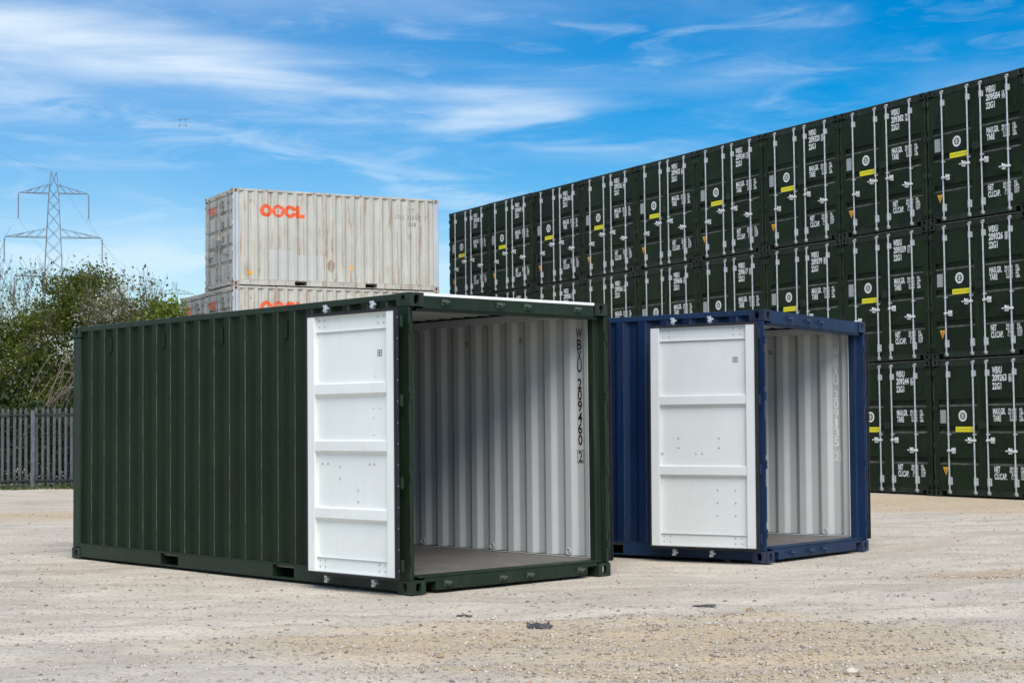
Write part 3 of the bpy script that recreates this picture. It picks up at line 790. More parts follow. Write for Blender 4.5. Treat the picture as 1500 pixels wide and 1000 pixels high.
def make_container(name, label, cat, loc, rot, mats, group=None, doors=None, sides=(0, 1), interior=False, detail=2, vents=(), scale=None, rods=(.392, 1.04), rods_r=None, bars=(1.765, 1.26, .665), right_pin=.10, white_strip=False):
    """doors: None = closed, else (left yaw, right yaw) of open doors; detail 2 = everything, 1 = doors and rods, 0 = shell with plain doors"""
    t_ = thing(name, label, cat, loc, rot, group)
    if scale: t_.scale = scale
    wall, frame, cast, inn = mats['wall'], mats['frame'], mats['cast'], mats['inner']
    for ix in (0, 1):
        for iy in (0, 1):
            for iz in (0, 1): obj('corner_casting', cached(('cast', ix, iy, iz), lambda: casting(ix, iy, iz)), cast, t_)
    for s_ in (0, 1):
        sw = obj('side_wall', cached(('side', s_), lambda: m_side(s_)), [wall, mats.get('worn', wall)], t_)
        obj('bottom_side_rail', cached(('brail', s_), lambda: m_bottom_rail(s_)), frame, t_)
        obj('top_side_rail', cached(('trail', s_), lambda: m_top_rail(s_)), frame, t_)
        obj('corner_post', cached(('post', s_, 0), lambda: m_post(s_, 0)), mats.get('post', frame), t_)
        obj('corner_post', cached(('post', s_, 1), lambda: m_post(s_, 1)), mats.get('post', frame), t_)
        if interior: obj('wall_lining', cached(('lining', s_), lambda: m_lining(s_)), inn, sw)
        if s_ in vents and detail == 2:
            vm = cached('vent', m_vent)
            for y in (1.94, 3.04, 4.12, 5.28):
                yy = F0 + PERIOD * round((y - F0 - PERIOD / 2) / PERIOD) + PERIOD / 2
                v_ = obj('vent', vm, wall, sw, ((.042 if s_ == 0 else W - .042), yy, 2.36), (0, 0, R(-90) if s_ == 0 else R(90)))
    ew = obj('end_wall', cached(('rear', 0), lambda: m_rear(0)), wall, t_)
    rf = obj('roof', cached(('roof', 0), lambda: m_roof(0)), mats.get('roof', wall), t_)
    if interior:
        obj('wall_lining', cached(('rear', 1), lambda: m_rear(1)), inn, ew); obj('ceiling', cached(('roof', 1), lambda: m_roof(1)), inn, rf)
    obj('plywood_floor', cached('floor', m_floor), M['floor'], t_)
    for k in (0, 1): obj('rear_rail', cached(('rrails', k), lambda: m_rear_rails(k)), frame, t_)
    for k in (0, 1): obj('fork_pocket', cached(('pocket', k), lambda: m_pocket(k)), frame, t_)
    if detail: obj('cross_members', cached('cross', m_underframe), frame, t_)
    hd = obj('door_header', cached('header', m_header), frame, t_); sl = obj('door_sill', cached('sill', m_sill), frame, t_)
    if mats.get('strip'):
        obj('drip_strip', cached('lip', lambda: MB().box((CW, .004, 2.574), (W - CW, .013, 2.590), .002).mesh('drip_strip')), mats['strip'], hd)  # lip coloured paler to paint in the sky light it catches
    if white_strip:
        hb = MB(); hb.box((CW + .001, .008, 2.566), (W - CW - .001, .030, 2.592), .003)
        obj('drip_strip', hb.mesh('drip_strip'), M['strip'], hd)
    rods_r = rods if rods_r is None else rods_r
    if detail:
        km = cached('keeper', m_keeper); lm = cached('lug', m_lug)
        for lst, s_ in ((rods, 0), (rods_r, 1)):
            for x in lst:
                X_ = .012 + x if s_ == 0 else W - .012 - x
                obj('cam_keeper', km, mats['keeper'], hd, (X_, .013, 2.520)); obj('cam_keeper', km, mats['keeper'], sl, (X_, .013, .078))
        if doors:
            for s_ in (0, 1):
                for z in (.30, 1.0, 1.70, 2.28): obj('hinge_lug', lm, frame, t_, (0 if s_ == 0 else W - .03, .012, z))
    for s_ in (0, 1):
        sg = 1 if s_ == 0 else -1
        if doors: pin = (-.060 if s_ == 0 else W + .060, .035 if s_ == 0 else right_pin, 0); yaw = doors[s_]
        else: pin = (.012 if s_ == 0 else W - .012, .0, 0); yaw = 0
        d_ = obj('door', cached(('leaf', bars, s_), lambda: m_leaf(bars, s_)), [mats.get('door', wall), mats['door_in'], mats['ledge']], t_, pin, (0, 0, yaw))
        obj('gasket', cached(('gasket', s_), lambda: m_gasket(s_)), M['rubber'], d_)
        if doors and s_ == 0: obj('seal_rivets', cached(('rivets', s_), lambda: m_rivets(s_)), M['galv'], d_, kind='stuff')
        if not detail: continue
        hm = cached(('hinge', sg), lambda: m_hinge(sg))
        for z in (.25, .955, 1.66, 2.34): obj('hinge', hm, frame, d_, (0, 0, z))
        lst = rods if s_ == 0 else rods_r
        for i, x in enumerate(lst):
            X_ = sg * x
            obj('lock_rod', cached('rod', m_rod), mats['rod'], d_, (X_, 0, 0))
            obj('rod_bracket', cached('br1', lambda: m_bracket(.13, .030)), mats['rod'], d_, (X_, 0, 2.30))
            obj('rod_bracket', cached('br2', lambda: m_bracket(.16, .030)), mats['rod'], d_, (X_, 0, .285))
            obj('rod_bracket', cached('br3', lambda: m_bracket(.035, .028)), mats['rod'], d_, (X_, 0, 1.165))
            inner_rod = (i == 1); hz = 1.055 if inner_rod else .860; hs_ = -sg if inner_rod else sg
            obj('lock_handle', cached(('hnd', hs_), lambda: m_handle(hs_)), mats.get('handle', mats['rod']), d_, (X_, 0, hz))
            obj('handle_catch', cached(('catch', hs_), lambda: m_catch(hs_)), mats.get('handle', mats['rod']), d_, (X_, 0, hz))
            obj('handle_grip', cached(('grip', hs_), lambda: m_grip(hs_)), M['rubber'], d_, (X_, 0, hz))
        if detail == 2 and not doors:
            obj('vent', cached('vent', m_vent), mats.get('door', wall), d_, (sg * .24, .020, 2.02))
            if s_ == 1: obj('lock_box', cached('lockbox', m_lockbox), frame, d_, (-1.13, 0, 1.345))
        DOORS[(t_.name, s_)] = d_
    return t_
DOORS = {}

# ---- the two open containers
MG = dict(keeper=M['worn'], roof=M['strip'], worn=M['worn'], wall=M['green'], frame=M['green_frame'], cast=M['green_cast'], inner=M['grey_in'], door_in=M['white_in'], rod=M['galv'], ledge=M['skylit_green'])  # lighter worn tone on the cam keepers stands in for shiny highlights
MBL = dict(keeper=M['worn_blue'], worn=M['worn_blue'], wall=M['blue'], frame=M['blue_frame'], cast=M['blue_cast'], inner=M['grey_in'], door_in=M['white_blue'], rod=M['galv'], ledge=M['skylit_green'])  # keepers lightened like the green ones, highlights put into the colour
green = make_container('open_container', 'dark green shipping container in the foreground with its white-lined doors folded open', 'container',
                       (*G_POS, 0), (0, 0, G_ANG), MG, doors=(R(93), R(-91.5)), interior=True, vents=(0,), white_strip=True)
blue = make_container('open_container', 'navy blue shipping container behind the green one with pale doors folded open', 'container',
                      (*B_POS, B_Z), (0, B_TILT, B_ANG), MBL, doors=(R(95), R(-93)), interior=True, rods=(.55, .975), rods_r=(1.125,), right_pin=.045, bars=(1.655, .925))
def inner_marks(t_, number, check, col, y0, ztop, frame_col):
    lin = [c_ for c_ in t_.children if c_.name.startswith('side_wall')][1]
    mb = MB(); xw = W - .013 - .003; h, pit = .098, .109; z = ztop
    def fn(p, q): return (xw, y0 - p, q)
    for ch in 'WBXU':
        put_text(mb, ch, h, .084 if ch == 'W' else .060, lambda p, q, z=z: (xw, y0 - p, z - h + q), 'c', .012 if ch == 'W' else .018); z -= pit
    z -= .055
    for ch in number:
        put_text(mb, ch, h, .030 if ch == '1' else .058, lambda p, q, z=z: (xw, y0 - p, z - h + q), 'c', .018); z -= pit
    z -= .05
    put_text(mb, check, h, .056, lambda p, q, z=z: (xw, y0 - p, z - h + q), 'c', .0)
    put_frame(mb, -.045, z - h - .012, .045, z + .012, .005, lambda p, q: (xw, y0 - p, q))
    obj('container_number', mb.mesh('container_number'), col, lin)
    rm = cached('ring', m_ring_bolt)
    for y in (.50, 1.62, 2.74, 3.85, 4.97):
        yy = F0 + PERIOD * round((y - F0 - PERIOD / 2) / PERIOD) + PERIOD / 2
        obj('lashing_ring', rm, M['grey_in'], lin, (W - .055, yy, .205)); obj('lashing_ring', rm, M['grey_in'], lin, (W - .055, yy, 2.47))
    dm = cached('indots', lambda: dots_mesh((W - .0165, .02, 0), (0, -1, 0), (0, 0, 1), (-1, 0, 0), .018, .018, .0062))
    for k in ((3, 6) if t_ is green else (3,)): obj('ventilation_holes', dm, M['black'], lin, (0, F0 + PERIOD * k, 2.27), kind='stuff')
    # flat cover strip inside the door post
    sb = MB(); sb.box((W - .034, .169, .155), (W - .020, .235, 2.45), .003); sb.box((W - .050, .196, .155), (W - .034, .214, 2.45), .003)
    obj('cover_strip', sb.mesh('cover_strip'), M['white_in'], lin)
    for sx in (0, 1):
        rb_ = MB(); rb_.box((.052, .165, 2.475), (.078, L - .06, 2.548), .004); kb_ = MB(); kb_.box((.0125, .173, .1535), (.060, L - .06, .163), .003)
        if sx: rb_.mirror_x(W); kb_.mirror_x(W)
        obj('inner_rail', rb_.mesh('inner_rail'), M['grey_in'], lin); obj('kick_strip', kb_.mesh('kick_strip'), M['grey_in'], lin)
    sb = MB(); sb.box((W - .105, .1685, .155), (W - .030, .176, 2.45), .002); obj('cover_strip', sb.mesh('cover_strip'), M['white_in'], lin)
inner_marks(green, '209460', '2', M['black'], F0, 2.37, M['black'])
inner_marks(blue, '209135', '2', M['grey_print'], F0, 2.31, M['grey_print'])
DG = DOORS[(green.name, 0)]; DB = DOORS[(blue.name, 0)]
quad = [(x + dx, z + dz, .011) for x in (.19, 1.0) for dx in (0, .075) for z in (DZ0 + .045, DZ1 - .04) for dz in (0, -.055 if z > 1 else .055)]
gb = quad + [(.30, 1.88, .006)] + [(x, 1.60, .006) for x in (.24, .33)] + [(.33, z, .006) for z in (1.52, 1.37)] + \
     [(x, 1.115, .010) for x in (.33, .39, .96, 1.04)] + [(.79, z, .010) for z in (1.09, .985)] + [(.545, z, .010) for z in (.885, .785)]
bb = quad + [(x, 1.115, .010) for x in (.63, .70, 1.08, 1.15 - .05)] + [(.44, z, .011) for z in (1.275, 1.175)] + [(.90, z, .011) for z in (1.275, 1.175)] + \
     [(x, z, .009) for x in (.26, .46) for z in (.74, .61, .48)]
obj('bolts', bolts_mesh(gb, 0), M['bolt'], DG, kind='stuff'); obj('bolts', bolts_mesh(bb, 0), M['bolt'], DB, kind='stuff')
obj('bolts', bolts_mesh(gb, 1), M['bolt'], DOORS[(green.name, 1)], kind='stuff'); obj('bolts', bolts_mesh(bb, 1), M['bolt'], DOORS[(blue.name, 1)], kind='stuff')
for d_ in (DG, DB): obj('ventilation_holes', dots_mesh((.228, .0315, 2.055), (1, 0, 0), (0, 0, 1), (0, 1, 0), .021, .021, .0075), M['black'], d_, kind='stuff')

# ---- the wall of stacked green containers
M['green_stack_dusty'] = paint('dusty_stack_green', (.0075, .0150, .0078), .55, .3, .30, (.16, .16, .14), scuff=.15, spec=.14)
MS = dict(handle=M['galv_bright'], keeper=M['galv_dull'], strip=M['skylit_green'], wall=M['green_stack'], frame=M['green_stack_frame'], cast=M['green_stack_cast'], inner=M['green_stack'], door_in=M['green_stack'], rod=M['galv'], ledge=M['skylit_green'])
NUM = {(0, 0): '209308 3', (1, 0): '209409 1', (2, 0): '209638 8', (3, 0): '209236 4', (4, 0): '209453 6', (5, 0): '209241 0', (6, 0): '209320 5', (7, 0): '209382 2', (8, 0): '209584 6',
       (1, 1): '209518 4', (2, 1): '209586 7', (3, 1): '209266 2', (4, 1): '209606 1', (5, 1): '209617 0', (6, 1): '209379 8', (7, 1): '209339 7', (8, 1): '209326 8', (7, 2): '209244 6', (8, 2): '209263 6'}
ROWN = ('top', 'middle', 'bottom'); NTH = ('first', 'second', 'third', 'fourth', 'fifth', 'sixth', 'seventh', 'eighth', 'ninth')
def emblem():
    mb = MB(); c_ = Vector((0, 0, 0)); N = 24; ra, rb = .105, .068
    for k in range(N):
        a, b_ = 2 * math.pi * k / N, 2 * math.pi * (k + 1) / N
        mb.face([(r * math.cos(q), 0, r * math.sin(q)) for r, q in ((rb, a), (ra, a), (ra, b_), (rb, b_))])
    for k in range(6):          # small motif inside the ring
        a = 2 * math.pi * k / 6 + .5; p = Vector((math.cos(a) * .042, 0, math.sin(a) * .042))
        mb.disc(p, (1, 0, 0), (0, 0, 1), .013, 6)
    mb.box((-.012, -.0004, -.03), (.012, .0, .03))
    return mb.mesh('emblem')
def flat(pts, th=.002):
    mb = MB(); mb.face([(x, 0, z) for x, z in pts]); mb.face([(x, th, z) for x, z in reversed(pts)])
    for (a, b_), (c_, d) in zip(pts, pts[1:] + pts[:1]): mb.face([(a, 0, b_), (a, th, b_), (c_, th, d), (c_, 0, d)])
    return mb
EMB = emblem(); PLATE = flat([(-.075, -.125), (.075, -.125), (.075, .125), (-.075, .125)]).mesh('data_plate')
STICK = flat([(-.225, -.05), (.225, -.05), (.225, .05), (-.225, .05)]).mesh('yellow_sticker')
smb = MB(); put_text(smb, 'CAUTION TOP LIFT EMPTY ONLY', .034, .40, lambda p, q: (p, -.0015, q - .017), 'c', .0); STICK_T = smb.mesh('sticker_print')
TRI = flat([(0, -.085), (.075, .075), (-.075, .075)]).mesh('warning_triangle')
tmb = MB(); tmb.box((-.006, -.0016, -.015), (.006, -.0006, .05)); tmb.box((-.006, -.0016, -.045), (.006, -.0006, -.03)); TRI_T = tmb.mesh('warning_print')
def rx(x): return x - (W - .012)            # container x -> right door local x
W1 = [('t', 'MAX.GR.', rx(1.50), 1.530, .105, .30, 'l'), ('t', 'TARE', rx(1.50), 1.405, .105, .19, 'l')]
for i, (a, b_) in enumerate((('30.480', 'KG.'), ('67.200', 'LBS.'), ('2.180', 'KG.'), ('4.810', 'LBS.'))):
    z = 1.590 - i * .061; W1 += [('t', a, rx(2.055), z, .046, .19 if len(a) > 5 else .16, 'r'), ('t', b_, rx(2.13), z, .046, .075 if len(b_) == 3 else .10, 'l')]
W2 = [('t', 'NET', rx(1.50), .470, .105, .14, 'l'), ('t', 'CU.CAP.', rx(1.50), .340, .105, .30, 'l')]
for i, (a, b_) in enumerate((('28.300', 'KG.'), ('62.390', 'LBS.'), ('33.2', 'CU.M'), ('1.172', 'CU.FT'))):
    z = .530 - i * .061; W2 += [('t', a, rx(2.055), z, .046, .19 if len(a) > 5 else .15, 'r'), ('t', b_, rx(2.13), z, .046, .075 if len(b_) == 3 else .115, 'l')]
d_ang = Vector((math.cos(S_ANG), math.sin(S_ANG), 0)); n_ang = Vector((-math.sin(S_ANG), math.cos(S_ANG), 0))
rj = random.Random(3)
for row in (2, 1, 0):
    for col in range(9):
        num = NUM.get((col, row)); hidden = (row == 2 and col < 7) or (row == 1 and col == 0)
        jit = rj.uniform(-.02, .02)
        p = Vector((*S_POS, 0)) + d_ang * (S_SP * col + .024 + rj.uniform(-.008, .008)) + n_ang * (0 if row == 2 else jit)
        if num: lab = 'closed dark green container, %s row, %s from the left, numbered %s' % (ROWN[row], NTH[col], num)
        else: lab = 'closed dark green container in the %s row of the stack, %s from the left' % (ROWN[row], NTH[col])
        t_ = make_container('stacked_container', lab, 'container', (p.x, p.y, S_H * (2 - row) + .004), (0, 0, S_ANG), MS if (col, row) != (2, 0) else dict(MS, wall=M['green_stack_dusty'], frame=M['green_stack_dusty'], door_in=M['green_stack_dusty']), 'dark green containers stacked three high',
                            detail=2, scale=(1.011, 1, .9945))
        dl, dr = DOORS[(t_.name, 0)], DOORS[(t_.name, 1)]
        if num:
            a, b_ = num.split()
            lines = [('t', 'WBXU', rx(1.50), 2.285, .115, .235, 'l'), ('t', a, rx(1.50), 2.140, .115, .345, 'l'), ('t', b_, rx(1.932), 2.140, .112, .03 if b_ == '1' else .056, 'c'),
                     ('f', rx(1.890), 2.125, rx(1.975), 2.268, .008), ('t', '22G1', rx(1.50), 1.990, .115, .215, 'l')]
            if (col, row) == (1, 1): lines = lines[:1]      # the rest of this one is out of sight
            obj('container_number', door_text(lines, ('num', num)), M['white_print'], dr)
        for nm, WW in (('weight', W1), ('capacity', W2)):
            for k_, sel in (('marking', WW[:2]), ('figures', WW[2::2]), ('units', WW[3::2])): obj('%s_%s' % (nm, k_), door_text(sel, (nm, k_)), M['white_print'], dr)
        obj('emblem', EMB, M['white_print'], dl, (.735, .0185, 1.515)); obj('data_plate', PLATE, M['plate'], dl, (.235, .0185, 1.505))
        s_ = obj('yellow_sticker', STICK, M['yellow'], dl, (.775, .0165, 1.262)); obj('sticker_print', STICK_T, M['yellow_print'], dl, (.775, .0165, 1.262))
        obj('warning_triangle', TRI, M['orange'], dl, (.275, .0165, .475)); obj('warning_print', TRI_T, M['black'], dl, (.275, .0165, .475))

# ---- the weathered grey containers
MO = dict(keeper=M['oocl_frame'], worn=M['oocl_edge'], wall=M['oocl'], frame=M['oocl_frame'], cast=M['oocl_cast'], inner=M['oocl'], door_in=M['oocl'], rod=M['galv_dull'], ledge=M['oocl_frame'], post=M['oocl_post'])
def logo(cx, cz, s_, fn, name):
    """OOCL in heavy round letters, a five-petalled flower in the second O; fn maps (along, up) to 3D; s_ is the letter height"""
    mb = MB(); r = s_ / 2; N = 40
    def ring(x, r0f, r1, a0=0, a1=2 * math.pi, n=48, m_=6):
        for k in range(n):
            p, q = a0 + (a1 - a0) * k / n, a0 + (a1 - a0) * (k + 1) / n
            for j in range(m_):
                def rad(t, w): return r0f(t) + (r1 - r0f(t)) * w
                mb.face([fn(cx + x + rad(t, w) * math.cos(t), cz + rad(t, w) * math.sin(t)) for w, t in ((j / m_, p), ((j + 1) / m_, p), ((j + 1) / m_, q), (j / m_, q))])
    ring(0, lambda a: r * .42, r)
    def flower(a): return r * (.55 + .12 * math.cos(5 * (a - math.pi / 2)))
    ring(1.98 * r, flower, r); ring(1.98 * r, lambda a: 0.001, r * .13, n=10, m_=1)
    notch = math.asin(.24)
    ring(3.90 * r, lambda a: r * .42, r, notch, 2 * math.pi - notch, 44)
    def rect(x0, x1, z0, z1, n=10):
        for k in range(n):
            a, b_ = x0 + (x1 - x0) * k / n, x0 + (x1 - x0) * (k + 1) / n
            mb.face([fn(cx + a, cz + z0), fn(cx + b_, cz + z0), fn(cx + b_, cz + z1), fn(cx + a, cz + z1)])
    rect(4.80 * r, 5.52 * r, -r * .96, r * .94); rect(5.52 * r, 6.30 * r, -r * .96, -r * .36)
    return mb.mesh(name)
def on_side(p, q): return (W - .008 - side_depth(p) + .0025, p, q)
def conform_rect(y0, y1, z0, z1):
    mb = MB(); n = max(2, int((y1 - y0) / .012))
    for k in range(n):
        a, b_ = y0 + (y1 - y0) * k / n, y0 + (y1 - y0) * (k + 1) / n
        mb.face([on_side(a, z0), on_side(b_, z0), on_side(b_, z1), on_side(a, z1)])
    return mb
dO = Vector((math.cos(O_ANG), math.sin(O_ANG), 0)); nO = Vector((-math.sin(O_ANG), math.cos(O_ANG), 0))
o0 = Vector((*O_POS, 0)) + nO * W
rotO = (0, 0, O_ANG - math.pi / 2)
def grey_container(tier, back, label, detail):
    p = o0 + nO * (2.50 * back) + dO * (.06 * back)
    t_ = make_container('weathered_container', label, 'container', (p.x, p.y, 2.6035 * tier), rotO, MO, 'weathered grey containers stacked at the back', detail=detail,
                        bars=(1.98, 1.53, 1.08, .63))
    if not detail: return t_
    sw = [c_ for c_ in t_.children if c_.name.startswith('side_wall')][1]; dl, dr = DOORS[(t_.name, 0)], DOORS[(t_.name, 1)]
    def door_fn(p, q): return (p, .0165, q)
    obj('logo', logo(.27, 2.17, .235, door_fn, 'logo'), M['logo'], dl)
    mb = MB()
    for i, (s_, z) in enumerate((('OOLU', 2.25), ('312454', 2.12), ('22G1', 1.99))): put_text(mb, s_, .09, .18 + .05 * (i == 1), lambda p, q, z=z: (-.98 + p, .0165, z + q), 'l')
    for s_, z in (('MAX.GR.', 1.70), ('TARE', 1.60), ('NET', 1.30), ('CU.CAP.', 1.20)):
        put_text(mb, s_, .07, .22, lambda p, q, z=z: (-.98 + p, .0165, z + q), 'l')
        for k in (0, .05): put_text(mb, '30.480 KG', .035, .22, lambda p, q, z=z, k=k: (-.55 + p, .0165, z + k + q), 'l', .0)
    obj('weight_marking', mb.mesh('weight_marking'), M['faded_print'], dr)
    if back == 0:
        obj('logo', logo(.945, 2.03, .345, on_side, 'logo'), M['logo'], sw)
        if tier == 2:
            obj('paint_patch', conform_rect(1.00, 1.72, .175, .98).mesh('paint_patch'), M['patch'], sw); obj('paint_patch', conform_rect(1.723, 2.56, .172, .86).mesh('paint_patch'), M['patch'], sw)
            for y, z0, z1 in ((4.28, .70, 1.62), (4.55, .65, 1.62), (4.83, .60, 1.88), (5.11, .58, 1.95), (5.38, .55, 1.9)):
                yy = F0 + PERIOD * round((y - F0) / PERIOD); obj('paint_patch', conform_rect(yy - .036, yy + .036, z0, z1).mesh('paint_patch'), M['patch'], sw)
            mb = MB()
            for k, ch in enumerate('OOLU 124542 7'):
                if ch != ' ': put_text(mb, ch, .125, .03 if ch == '1' else .055, lambda p, q, k=k: on_side(4.72 + k * .075 + p, 1.98 + q), 'l', .0)
            for k, ch in enumerate('22G1'): put_text(mb, ch, .11, .03 if ch == '1' else .055, lambda p, q, k=k: on_side(5.10 + k * .07 + p, 1.80 + q), 'l', .0)
            put_frame(mb, 5.10, 1.40, 5.22, 1.60, .010, on_side); put_text(mb, '8', .10, .06, lambda p, q: on_side(5.13 + p, 1.45 + q), 'l', .0)
            obj('container_number', mb.mesh('container_number'), M['faded_print'], sw)
            obj('yellow_sticker', conform_rect(.40, .56, .31, .39).mesh('yellow_sticker'), M['orange'], sw); obj('orange_sticker', conform_rect(3.36, 3.43, .50, .60).mesh('orange_sticker'), M['orange'], sw)
            fb = MB(); c_ = (2.80, .60); s_ = .16
            fb.face([on_side(c_[0] - s_, c_[1]), on_side(c_[0], c_[1] - s_ - .04), on_side(c_[0] + s_, c_[1]), on_side(c_[0], c_[1] + s_ + .04)])
            # bare rectangle left by a removed placard, drawn as thin strips that follow the sheet
            fb = MB(); K = 16
            for k in range(K):
                a0, a1 = -1 + 2 * k / K, -1 + 2 * (k + 1) / K
                fb.face([on_side(c_[0] + a0 * s_, c_[1] - .19 * (1 - abs(a0))), on_side(c_[0] + a1 * s_, c_[1] - .19 * (1 - abs(a1))), on_side(c_[0] + a1 * s_, c_[1] + .19 * (1 - abs(a1)) + .001), on_side(c_[0] + a0 * s_, c_[1] + .19 * (1 - abs(a0)) + .001)])
            obj('placard_trace', fb.mesh('placard_trace'), M['oocl_frame'], sw)
    mb = MB(); mb.disc((.30, .0165, 1.75), (1, 0, 0), (0, 0, 1), .055, 6); obj('blue_mark', mb.mesh('blue_mark'), M['bluemark'], dl)
    mb = MB(); mb.box((.62, .0165, 1.16), (.78, .0185, 1.42)); obj('data_plate', mb.mesh('data_plate'), M['plate'], dl)
    vm = cached('vent', m_vent)
    for y in (.55, 5.35):
        yy = F0 + PERIOD * round((y - F0 - PERIOD / 2) / PERIOD) + PERIOD / 2; obj('vent', vm, M['oocl_frame'], sw, (W - .042, yy, 2.37), (0, 0, R(90)))
    return t_
grey_container(0, 0, 'weathered grey container on the ground beneath the other orange-lettered ones', 0)
grey_container(0, 1, 'weathered grey container on the ground at the rear of the orange-lettered stack', 0)
grey_container(1, 0, 'weathered grey container with orange lettering directly beneath the topmost one', 2)
grey_container(1, 1, 'weathered grey container whose end just shows left of the orange-lettered stack', 2)
grey_container(2, 0, 'topmost weathered pale grey container with orange-red lettering and rust streaks', 2)

# ================================================================== palisade fence
def pale_mesh(h):
    mb = MB(); w = .036; d = .016
    prof = [(-w, 0), (-w * .55, -d), (0, -d * .35), (w * .55, -d), (w, 0)]
    tops = [h - .075, h - .035, h, h - .035, h - .075]
    for (a, z0), (b_, z1) in zip(zip(prof, tops), zip(prof[1:], tops[1:])):
        mb.face([(a[0], a[1], .02), (b_[0], b_[1], .02), (b_[0], b_[1], z1), (a[0], a[1], z0)])
        mb.face([(a[0], a[1] + .004, .02), (a[0], a[1] + .004, z0), (b_[0], b_[1] + .004, z1), (b_[0], b_[1] + .004, .02)])
        mb.face([(a[0], a[1], z0), (b_[0], b_[1], z1), (b_[0], b_[1] + .004, z1), (a[0], a[1] + .004, z0)])
    for x, zt in ((-w, h - .075), (w, h - .075)): mb.face([(x, 0, .02), (x, .004, .02), (x, .004, zt), (x, 0, zt)])
    return mb.mesh('pale')
PALE = pale_mesh(1.98)
def fence_run(p0, p1, dz0, dz1, label, name='palisade_fence'):
    p0, p1 = Vector((*p0, 0)), Vector((*p1, 0)); d = p1 - p0; ln = d.length; ang = math.atan2(d.y, d.x)
    t_ = thing(name, label, 'fence', tuple(p0), (0, 0, ang))
    n = int(ln / .139)
    rr = random.Random(int(ln * 100))
    for k in range(n):
        x = .07 + k * .139; q = x / ln
        obj('pale', PALE, M['fence'], t_, (x + rr.uniform(-.006, .006), .045, dz0 + (dz1 - dz0) * q + rr.uniform(-.012, .012)), (0, rr.uniform(-.008, .008), 0))
    for z in (.20, 1.80):
        mb = MB(); mb.tube([(0, 0, z + dz0), (ln, 0, z + dz1)], .024, 4); obj('rail', mb.mesh('rail'), M['fence_rail'], t_)
    for x in (.02, ln * .5, ln - .02):
        mb = MB(); mb.box((x - .028, -.085, -.05), (x + .028, -.026, 1.90), .006); obj('post', mb.mesh('post'), M['fence'], t_)
    return t_
FD = 40.0
fence_run((-15.6, FD - .9), (-11.72, FD), -.08, 0, 'grey palisade fence run at the far left with its rail sloping up')
fence_run((-11.70, FD), (-7.6, FD + .1), 0, 0, 'grey palisade fence run ending behind the green container')

# ================================================================== vegetation
def leaf_quads(P, size, rs, aspect=.62, flat_=0.0):
    n = len(P); a = rs.randn(n, 3); a[:, 2] *= (1 - flat_); a /= np.linalg.norm(a, axis=1)[:, None] + 1e-9
    b_ = rs.randn(n, 3); b_ -= a * (a * b_).sum(1)[:, None]; b_ /= np.linalg.norm(b_, axis=1)[:, None] + 1e-9
    s_ = (size * (.6 + .8 * rs.rand(n)))[:, None] if np.isscalar(size) else size[:, None]
    u = a * s_ * .5; v = b_ * s_ * .5 * aspect
    V_ = np.stack([P - u, P - v * 1.0 + u * .1, P + u, P + v * 1.0 + u * .1], 1).reshape(-1, 3)
    return V_, np.arange(4 * n).reshape(-1, 4)
def branches(mb, p, d, ln, r, lvl, rnd, tips, spread=.6, up=.12, nseg=4, kids=(2, 4), gnarl=.22, nside=5):
    pts = [p]; rad = [r]; q = p.copy(); dd = d.copy()
    for k in range(nseg):
        dd = (dd + Vector((rnd.gauss(0, gnarl), rnd.gauss(0, gnarl), rnd.gauss(0, gnarl) + up * .5))).normalized()
        q = q + dd * ln / nseg; pts.append(q.copy()); rad.append(r * (1 - .6 * (k + 1) / nseg))
        if lvl > 0 and k >= 1:
            for _ in range(rnd.randint(0, kids[0])):
                nd = (dd + Vector((rnd.gauss(0, spread), rnd.gauss(0, spread), rnd.gauss(up, spread * .6)))).normalized()
                branches(mb, q.copy(), nd, ln * rnd.uniform(.45, .72), rad[-1] * .65, lvl - 1, rnd, tips, spread, up, nseg, kids, gnarl, nside)
        if lvl <= 1: tips.append(q.copy())
    mb.tube(pts, [max(q_, .0065) for q_ in rad], nside if lvl > 0 else 4, cap=False)
    if lvl > 0:
        for _ in range(rnd.randint(1, kids[1])):
            nd = (dd + Vector((rnd.gauss(0, spread), rnd.gauss(0, spread), rnd.gauss(up, spread * .6)))).normalized()
            branches(mb, q.copy(), nd, ln * rnd.uniform(.5, .8), rad[-1] * .8, lvl - 1, rnd, tips, spread, up, nseg, kids, gnarl, nside)
def clumps(rs, lobes, n):
    """leaf positions gathered in small sprays through a set of ellipsoid lobes (centre, radii, weight), denser near the shell"""
    out = []
    wsum = sum(l[2] for l in lobes)
    for c_, r, w in lobes:
        m_ = int(n * w / wsum); k = max(8, m_ // 26)
        d = rs.randn(k, 3); d /= np.linalg.norm(d, axis=1)[:, None]
        rad = (rs.rand(k) ** .45)[:, None]
        cen = np.array(c_) + d * rad * np.array(r) * (1 + .16 * rs.randn(k, 1))
        idx = rs.randint(0, k, m_)
        sprd = (.07 + .14 * rs.rand(k))[idx][:, None]
        out.append(cen[idx] + rs.randn(m_, 3) * sprd * np.array((1.3, 1.3, .7)))
    return np.concatenate(out)
def px(u, d): return (u - 750) / 2397 * d                       # photograph column -> x at depth d
def pz(v, d, u=100): return CAM_H + (620 + .0105 * (750 - u) - v) / 2397 * d
